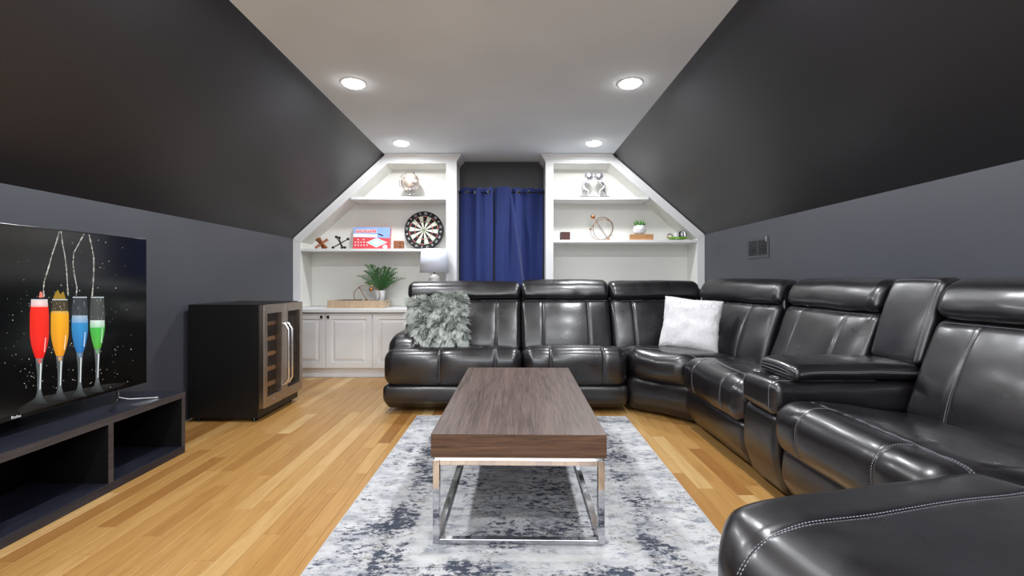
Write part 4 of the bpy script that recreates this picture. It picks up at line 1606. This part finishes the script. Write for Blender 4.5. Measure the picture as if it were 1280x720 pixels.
# board game box
bg = thing('board_game_box', 'red and blue board game box standing on the middle left shelf', 'game', (-1.615, 5.195, ZM), (math.radians(-7), 0, 0))
bw, bh, bd = .213, .262, .022
part('lid', MB().box(-bw, bw, -bd, bd, 0, bh), M['boxred'], bg, bev=.001)
zf = -bd - .0006
def flat(poly, y=zf, th=.0006):
    return MB().prism(poly, lambda u, v, t: (u, t, v), y, y + th)
part('blue_panel', flat([(-bw, .148), (bw, .135), (bw, bh), (-bw, bh)]), M['boxblue'], bg)
part('pale_band', flat([(-bw, .148), (bw * .3, .145), (bw * .3, .178), (-bw, .190)], zf - .0004), M['boxwhite'], bg)
part('banner', flat([(-bw + .02, .196), (.055, .196), (.055, .238), (-bw + .02, .238)], zf - .0005), M['boxwhite'], bg)
part('banner_field', flat([(-bw + .024, .200), (.051, .200), (.051, .234), (-bw + .024, .234)], zf - .0009), M['boxred'], bg)
tm = text_mesh('MONOPOLY', .040, .0004)
tm.transform(Matrix.Rotation(PI / 2, 4, 'X'))
tm.materials.append(M['boxwhite'])
part('lettering', tm, None, bg, loc=(-.070, zf - .0014, .217))
part('board_diamond', flat([(-.06, .084), (.06, .025), (.185, .084), (.06, .138)], zf - .0005), M['boxwhite'], bg)
part('board_diamond', flat([(-.045, .084), (.06, .032), (.170, .084), (.06, .131)], zf - .0009), M['boxmint'], bg)
part('board_diamond', flat([(.0, .084), (.06, .055), (.125, .084), (.06, .110)], zf - .0013), M['boxwhite'], bg)
part('picture_spot', flat([(.16 + .028 * math.cos(a), .032 + .024 * math.sin(a)) for a in [2 * PI * i / 16 for i in range(16)]], zf - .0016), M['boxwhite'], bg)
k = 0
for zz, n in ((.118, 2), (.086, 4), (.052, 5)):
    for i in range(n):
        xx = -.185 + .034 * i + (.03 if n == 2 else 0) * (i + 1)
        part('picture_spot', flat([(xx + .009 * math.cos(a), zz + .008 * math.sin(a)) for a in [2 * PI * j / 6 for j in range(6)]], zf - .0005), M['boxwhite'], bg)
part('picture_spot', flat([(.075, .19), (.11, .178), (.14, .165), (.13, .158), (.09, .170), (.07, .180)], zf - .0006), M['iron'], bg)

# dotted wooden block
db = thing('dotted_block', 'brown wooden block with two dark dots beside the dartboard', 'ornament', (-1.265, 5.06, ZM), (0, 0, math.radians(8)))
part('block', MB().box(-.055, .055, -.045, .045, 0, .092), M['brown'], db, bev=.004)
for zz in (.028, .064):
    mt = Matrix.Translation((.018, -.0452, zz)) @ Matrix.Rotation(PI / 2, 4, 'X')
    part('dot', MB().lathe([(.010, 0), (.010, .0008)], 16, mat=mt), M['darkred'], db)

# dartboard (lies in its own XZ plane, leaning on the back panel)
dbd = thing('dartboard', 'round dartboard leaning against the back of the middle left shelf', 'dartboard', (-1.01, 5.185, ZM), (math.radians(-6), 0, 0))
cz = .227
RY = Matrix.Translation((0, 0, cz)) @ Matrix.Rotation(PI / 2, 4, 'X')
part('board', MB().lathe([(.222, -.018), (.226, -.014), (.226, .014), (.222, .018), (.0001, .018)], 64, mat=RY), M['bordblack'], dbd, smooth=40)
rot0 = math.radians(9 - 4)


def sector(r0, r1, a0, a1, y, n=3):
    vs = []
    for i in range(n + 1):
        a = a0 + (a1 - a0) * i / n
        vs.append((r0 * math.sin(a), y, cz + r0 * math.cos(a)))
    for i in range(n + 1):
        a = a0 + (a1 - a0) * i / n
        vs.append((r1 * math.sin(a), y, cz + r1 * math.cos(a)))
    return vs, [(i, i + 1, n + 1 + i + 1, n + 1 + i) for i in range(n)]


groups = {'cream_segments': (MB(), 'bordcream'), 'red_segments': (MB(), 'bordred'), 'green_segments': (MB(), 'bordgreen')}
for i in range(20):
    a = rot0 + math.radians(18 * i) - math.radians(9)
    b = a + math.radians(18)
    even = i % 2 == 0
    if not even:
        groups['cream_segments'][0].add(*sector(.016, .099, a, b, -.0188))
        groups['cream_segments'][0].add(*sector(.107, .162, a, b, -.0188))
    key = 'red_segments' if even else 'green_segments'
    groups[key][0].add(*sector(.099, .107, a, b, -.0188))
    groups[key][0].add(*sector(.162, .170, a, b, -.0188))
groups['green_segments'][0].add(*sector(.0065, .016, 0, 2 * PI, -.0188, 20))
groups['red_segments'][0].add(*sector(.0001, .0065, 0, 2 * PI, -.0188, 14))
for nme, (mb, mt) in groups.items():
    part(nme, mb, M[mt], dbd)
wires = MB()
for r in (.0065, .016, .099, .107, .162, .170):
    wires.tube(ring_pts((0, -.0195, cz), r, (1, 0, 0), (0, 0, 1), 48), .0005, 4, closed=True)
for i in range(20):
    a = rot0 + math.radians(18 * i + 9)
    wires.tube([(.016 * math.sin(a), -.0195, cz + .016 * math.cos(a)), (.172 * math.sin(a), -.0195, cz + .172 * math.cos(a))], .0005, 4)
part('spider_wires', wires, M['silver'], dbd)
for i, n in enumerate([20, 1, 18, 4, 13, 6, 10, 15, 2, 17, 3, 19, 7, 16, 8, 11, 14, 9, 12, 5]):
    a = rot0 + math.radians(18 * i)
    tm = text_mesh(str(n), .034, .0003)
    tm.transform(Matrix.Translation((.197 * math.sin(a), -.0190, cz + .197 * math.cos(a))) @ Matrix.Rotation(a, 4, 'Y') @ Matrix.Rotation(PI / 2, 4, 'X'))
    tm.materials.append(M['boxwhite'])
    part('number', tm, None, dbd)

# ------------------------------------------------------------------ right bookcase ornaments
# bookend sculpture: two silver figures carrying spheres
fg = thing('figure_sculpture', 'silver sculpture of two figures holding up spheres on the top right shelf', 'sculpture', (.93, 5.025, ZU))
part('sculpture_base', MB().box(-.170, .170, -.05, .05, 0, .007), M['iron'], fg)


def figure(s):
    V_ = {'pel': (.105, 0, .100), 'waist': (.118, 0, .128), 'chest': (.100, 0, .168), 'neck': (.080, 0, .184), 'head': (.070, -.0, .203),
          'kneeF': (.062, -.012, .070), 'footF': (.068, -.012, .014), 'toeF': (.050, -.012, .010),
          'kneeB': (.128, .012, .060), 'footB': (.150, .012, .014), 'toeB': (.136, .012, .010),
          'elbL': (.072, -.030, .160), 'hanL': (.048, -.026, .192), 'elbR': (.072, .030, .160), 'hanR': (.048, .026, .192)}
    R_ = {'pel': .015, 'waist': .013, 'chest': .018, 'neck': .008, 'head': .014, 'kneeF': .010, 'footF': .006, 'toeF': .0055, 'kneeB': .010, 'footB': .006, 'toeB': .0055,
          'elbL': .0065, 'hanL': .0055, 'elbR': .0065, 'hanR': .0055}
    E_ = [('pel', 'waist'), ('waist', 'chest'), ('chest', 'neck'), ('neck', 'head'), ('pel', 'kneeF'), ('kneeF', 'footF'), ('footF', 'toeF'), ('pel', 'kneeB'), ('kneeB', 'footB'), ('footB', 'toeB'),
          ('chest', 'elbL'), ('elbL', 'hanL'), ('chest', 'elbR'), ('elbR', 'hanR')]
    K = list(V_)
    me = bpy.data.meshes.new('figure')
    me.from_pydata([(V_[k][0] * s, V_[k][1], V_[k][2]) for k in K], [(K.index(a), K.index(b)) for a, b in E_], [])
    o = bpy.data.objects.new('figure', me)
    me.materials.append(M['silver'])
    C.objects.link(o)
    o.parent = fg
    o.modifiers.new('skin', 'SKIN')
    for i, k in enumerate(K):
        me.skin_vertices[0].data[i].radius = (R_[k], R_[k])
    me.skin_vertices[0].data[0].use_root = True
    sb = o.modifiers.new('sub', 'SUBSURF')
    sb.levels = sb.render_levels = 2
    for md in o.modifiers:
        if md.type == 'SKIN':
            md.use_smooth_shade = True


for s in (-1, 1):
    figure(s)
    part('sphere', MB().ball((s * .056, 0, .238), .050, 28), M['silver'], fg, smooth=180)

# walnut cube
wc = tag(part('wooden_cube', MB().box(-.050, .050, -.045, .045, 0, .092), M['walnut'], bev=.003, loc=(.608, 5.05, ZRM), rot=(0, 0, math.radians(6))), 'small dark walnut cube at the left end of the middle right shelf', 'ornament')

# orbit sculpture
ob = thing('orbit_sculpture', 'open brass orbit sculpture of rings and a crossing rod on the middle right shelf', 'sculpture', (1.04, 5.07, ZRM))
part('ring', MB().tube(ring_pts((0, 0, .135), .128, Vector((.80, .45, .40)).normalized() * 1.12, Vector((-.35, -.2, .92)).normalized(), 48), .0035, 8, closed=True), M['bronze'], ob, smooth=180)
part('ring', MB().tube(ring_pts((-.01, 0, .125), .120, Vector((.86, -.42, .28)).normalized() * 1.1, Vector((-.22, -.28, .9)).normalized() * .95, 48), .003, 8, closed=True), M['bronze'], ob, smooth=180)
part('rod', MB().tube([(-.115, -.03, .262), (.062, .0, .014)], .0035, 8), M['bronze'], ob, smooth=40)
part('rod', MB().tube([(-.070, .03, .175), (.062, .0, .014)], .0025, 8), M['silver'], ob, smooth=40)
part('ball', MB().ball((-.118, -.03, .264), .024), M['copper'], ob, smooth=180)
part('ball', MB().ball((.062, 0, .0155), .0155), M['copper'], ob, smooth=180)
part('ball', MB().ball((.075, .06, .238), .013), M['copper'], ob, smooth=180)
part('ball', MB().ball((-.150, -.03, .125), .011), M['copper'], ob, smooth=180)

# reclaimed wood block and succulent
rb = tag(part('wood_block', MB().box(-.125, .125, -.05, .05, 0, .068), M['reclaimed'], bev=.003, loc=(1.475, 5.07, ZRM), rot=(0, 0, math.radians(-8))), 'rough reclaimed wooden block under the succulent pot', 'block')
sc = thing('potted_succulent', 'green succulent in a white faceted pot on the wooden block', 'plant', (1.455, 5.07, ZRM + .068))
fp = MB()
bm = bmesh.new()
bmesh.ops.create_icosphere(bm, subdivisions=2, radius=.074)
rk = random.Random(8)
for v in bm.verts:
    v.co *= rk.uniform(.93, 1.06)
    v.co.z = max(-.055, min(.050, v.co.z)) * 1.0
bm.verts.ensure_lookup_table()
fp.add([(v.co.x, v.co.y, v.co.z + .055) for v in bm.verts], [tuple(v.index for v in f.verts) for f in bm.faces])
bm.free()
part('pot', fp, M['plaster'], sc)
for k in range(17):
    a = 2.4 * k
    rr_ = .03 + .0028 * k
    tip = Vector((math.cos(a) * rr_ * 1.25, math.sin(a) * rr_ * 1.0, .175 - .0035 * k))
    b0 = Vector((math.cos(a) * .012, math.sin(a) * .012, .100))
    mid = b0.lerp(tip, .5) + Vector((math.cos(a) * .008, math.sin(a) * .008, -.004))
    part('leaf', MB().tube([b0, mid, tip], [.006, .0095, .0008], 6), M['leaf2'], sc, smooth=60)

# leaf dish with trinkets
ld_ = thing('leaf_dish', 'lime green leaf-shaped dish at the right end of the middle right shelf', 'dish', (1.875, 5.06, ZRM))
mb = MB()
vs, fs = [], []
n, m_ = 24, 8
for j in range(m_ + 1):
    r = j / m_
    for i in range(n):
        a = 2 * PI * i / n
        pt = 1 + .25 * max(0, math.cos(a)) ** 6
        vs.append((.115 * r * math.cos(a) * pt, .062 * r * math.sin(a) * (1 + .08 * math.cos(5 * a)), .004 + .030 * r ** 3 + .004 * math.cos(6 * a) * r))
for j in range(m_):
    for i in range(n):
        fs.append((j * n + i, j * n + (i + 1) % n, (j + 1) * n + (i + 1) % n, (j + 1) * n + i))
mb.add(vs, fs)
o = part('bowl', mb, M['lime'], ld_, smooth=180)
sm = o.modifiers.new('thick', 'SOLIDIFY')
sm.thickness = .004
cu = tag(part('candle_cup', MB().lathe([(.026, 0), (.029, .004), (.029, .066), (.026, .066), (.024, .056), (.0001, .054)], 24), M['plaster'], smooth=50, loc=(1.862, 5.04, ZRM + .016)), 'small white cup in the green leaf dish', 'cup')
kn = thing('silver_knot', 'silver knotted ball on the right of the green leaf dish', 'ornament', (1.94, 5.065, ZRM + .067))
for k in range(3):
    a = k * PI / 3
    part('band', MB().tube(ring_pts((0, 0, 0), .036, Vector((math.cos(a), math.sin(a), .3)), Vector((-.3 * math.cos(a), .2, 1)), 32), .0085, 8, closed=True), M['silver'] if k else M['iron'], kn, smooth=180)
br = tag(part('brass_ring', MB().tube(ring_pts((0, 0, .034), .028, (1, 0, 0), (0, .25, .95), 28), .006, 8, closed=True), M['bronze'], smooth=180, loc=(1.795, 5.055, ZRM + .012)), 'little brass ring standing in the green leaf dish', 'ornament')
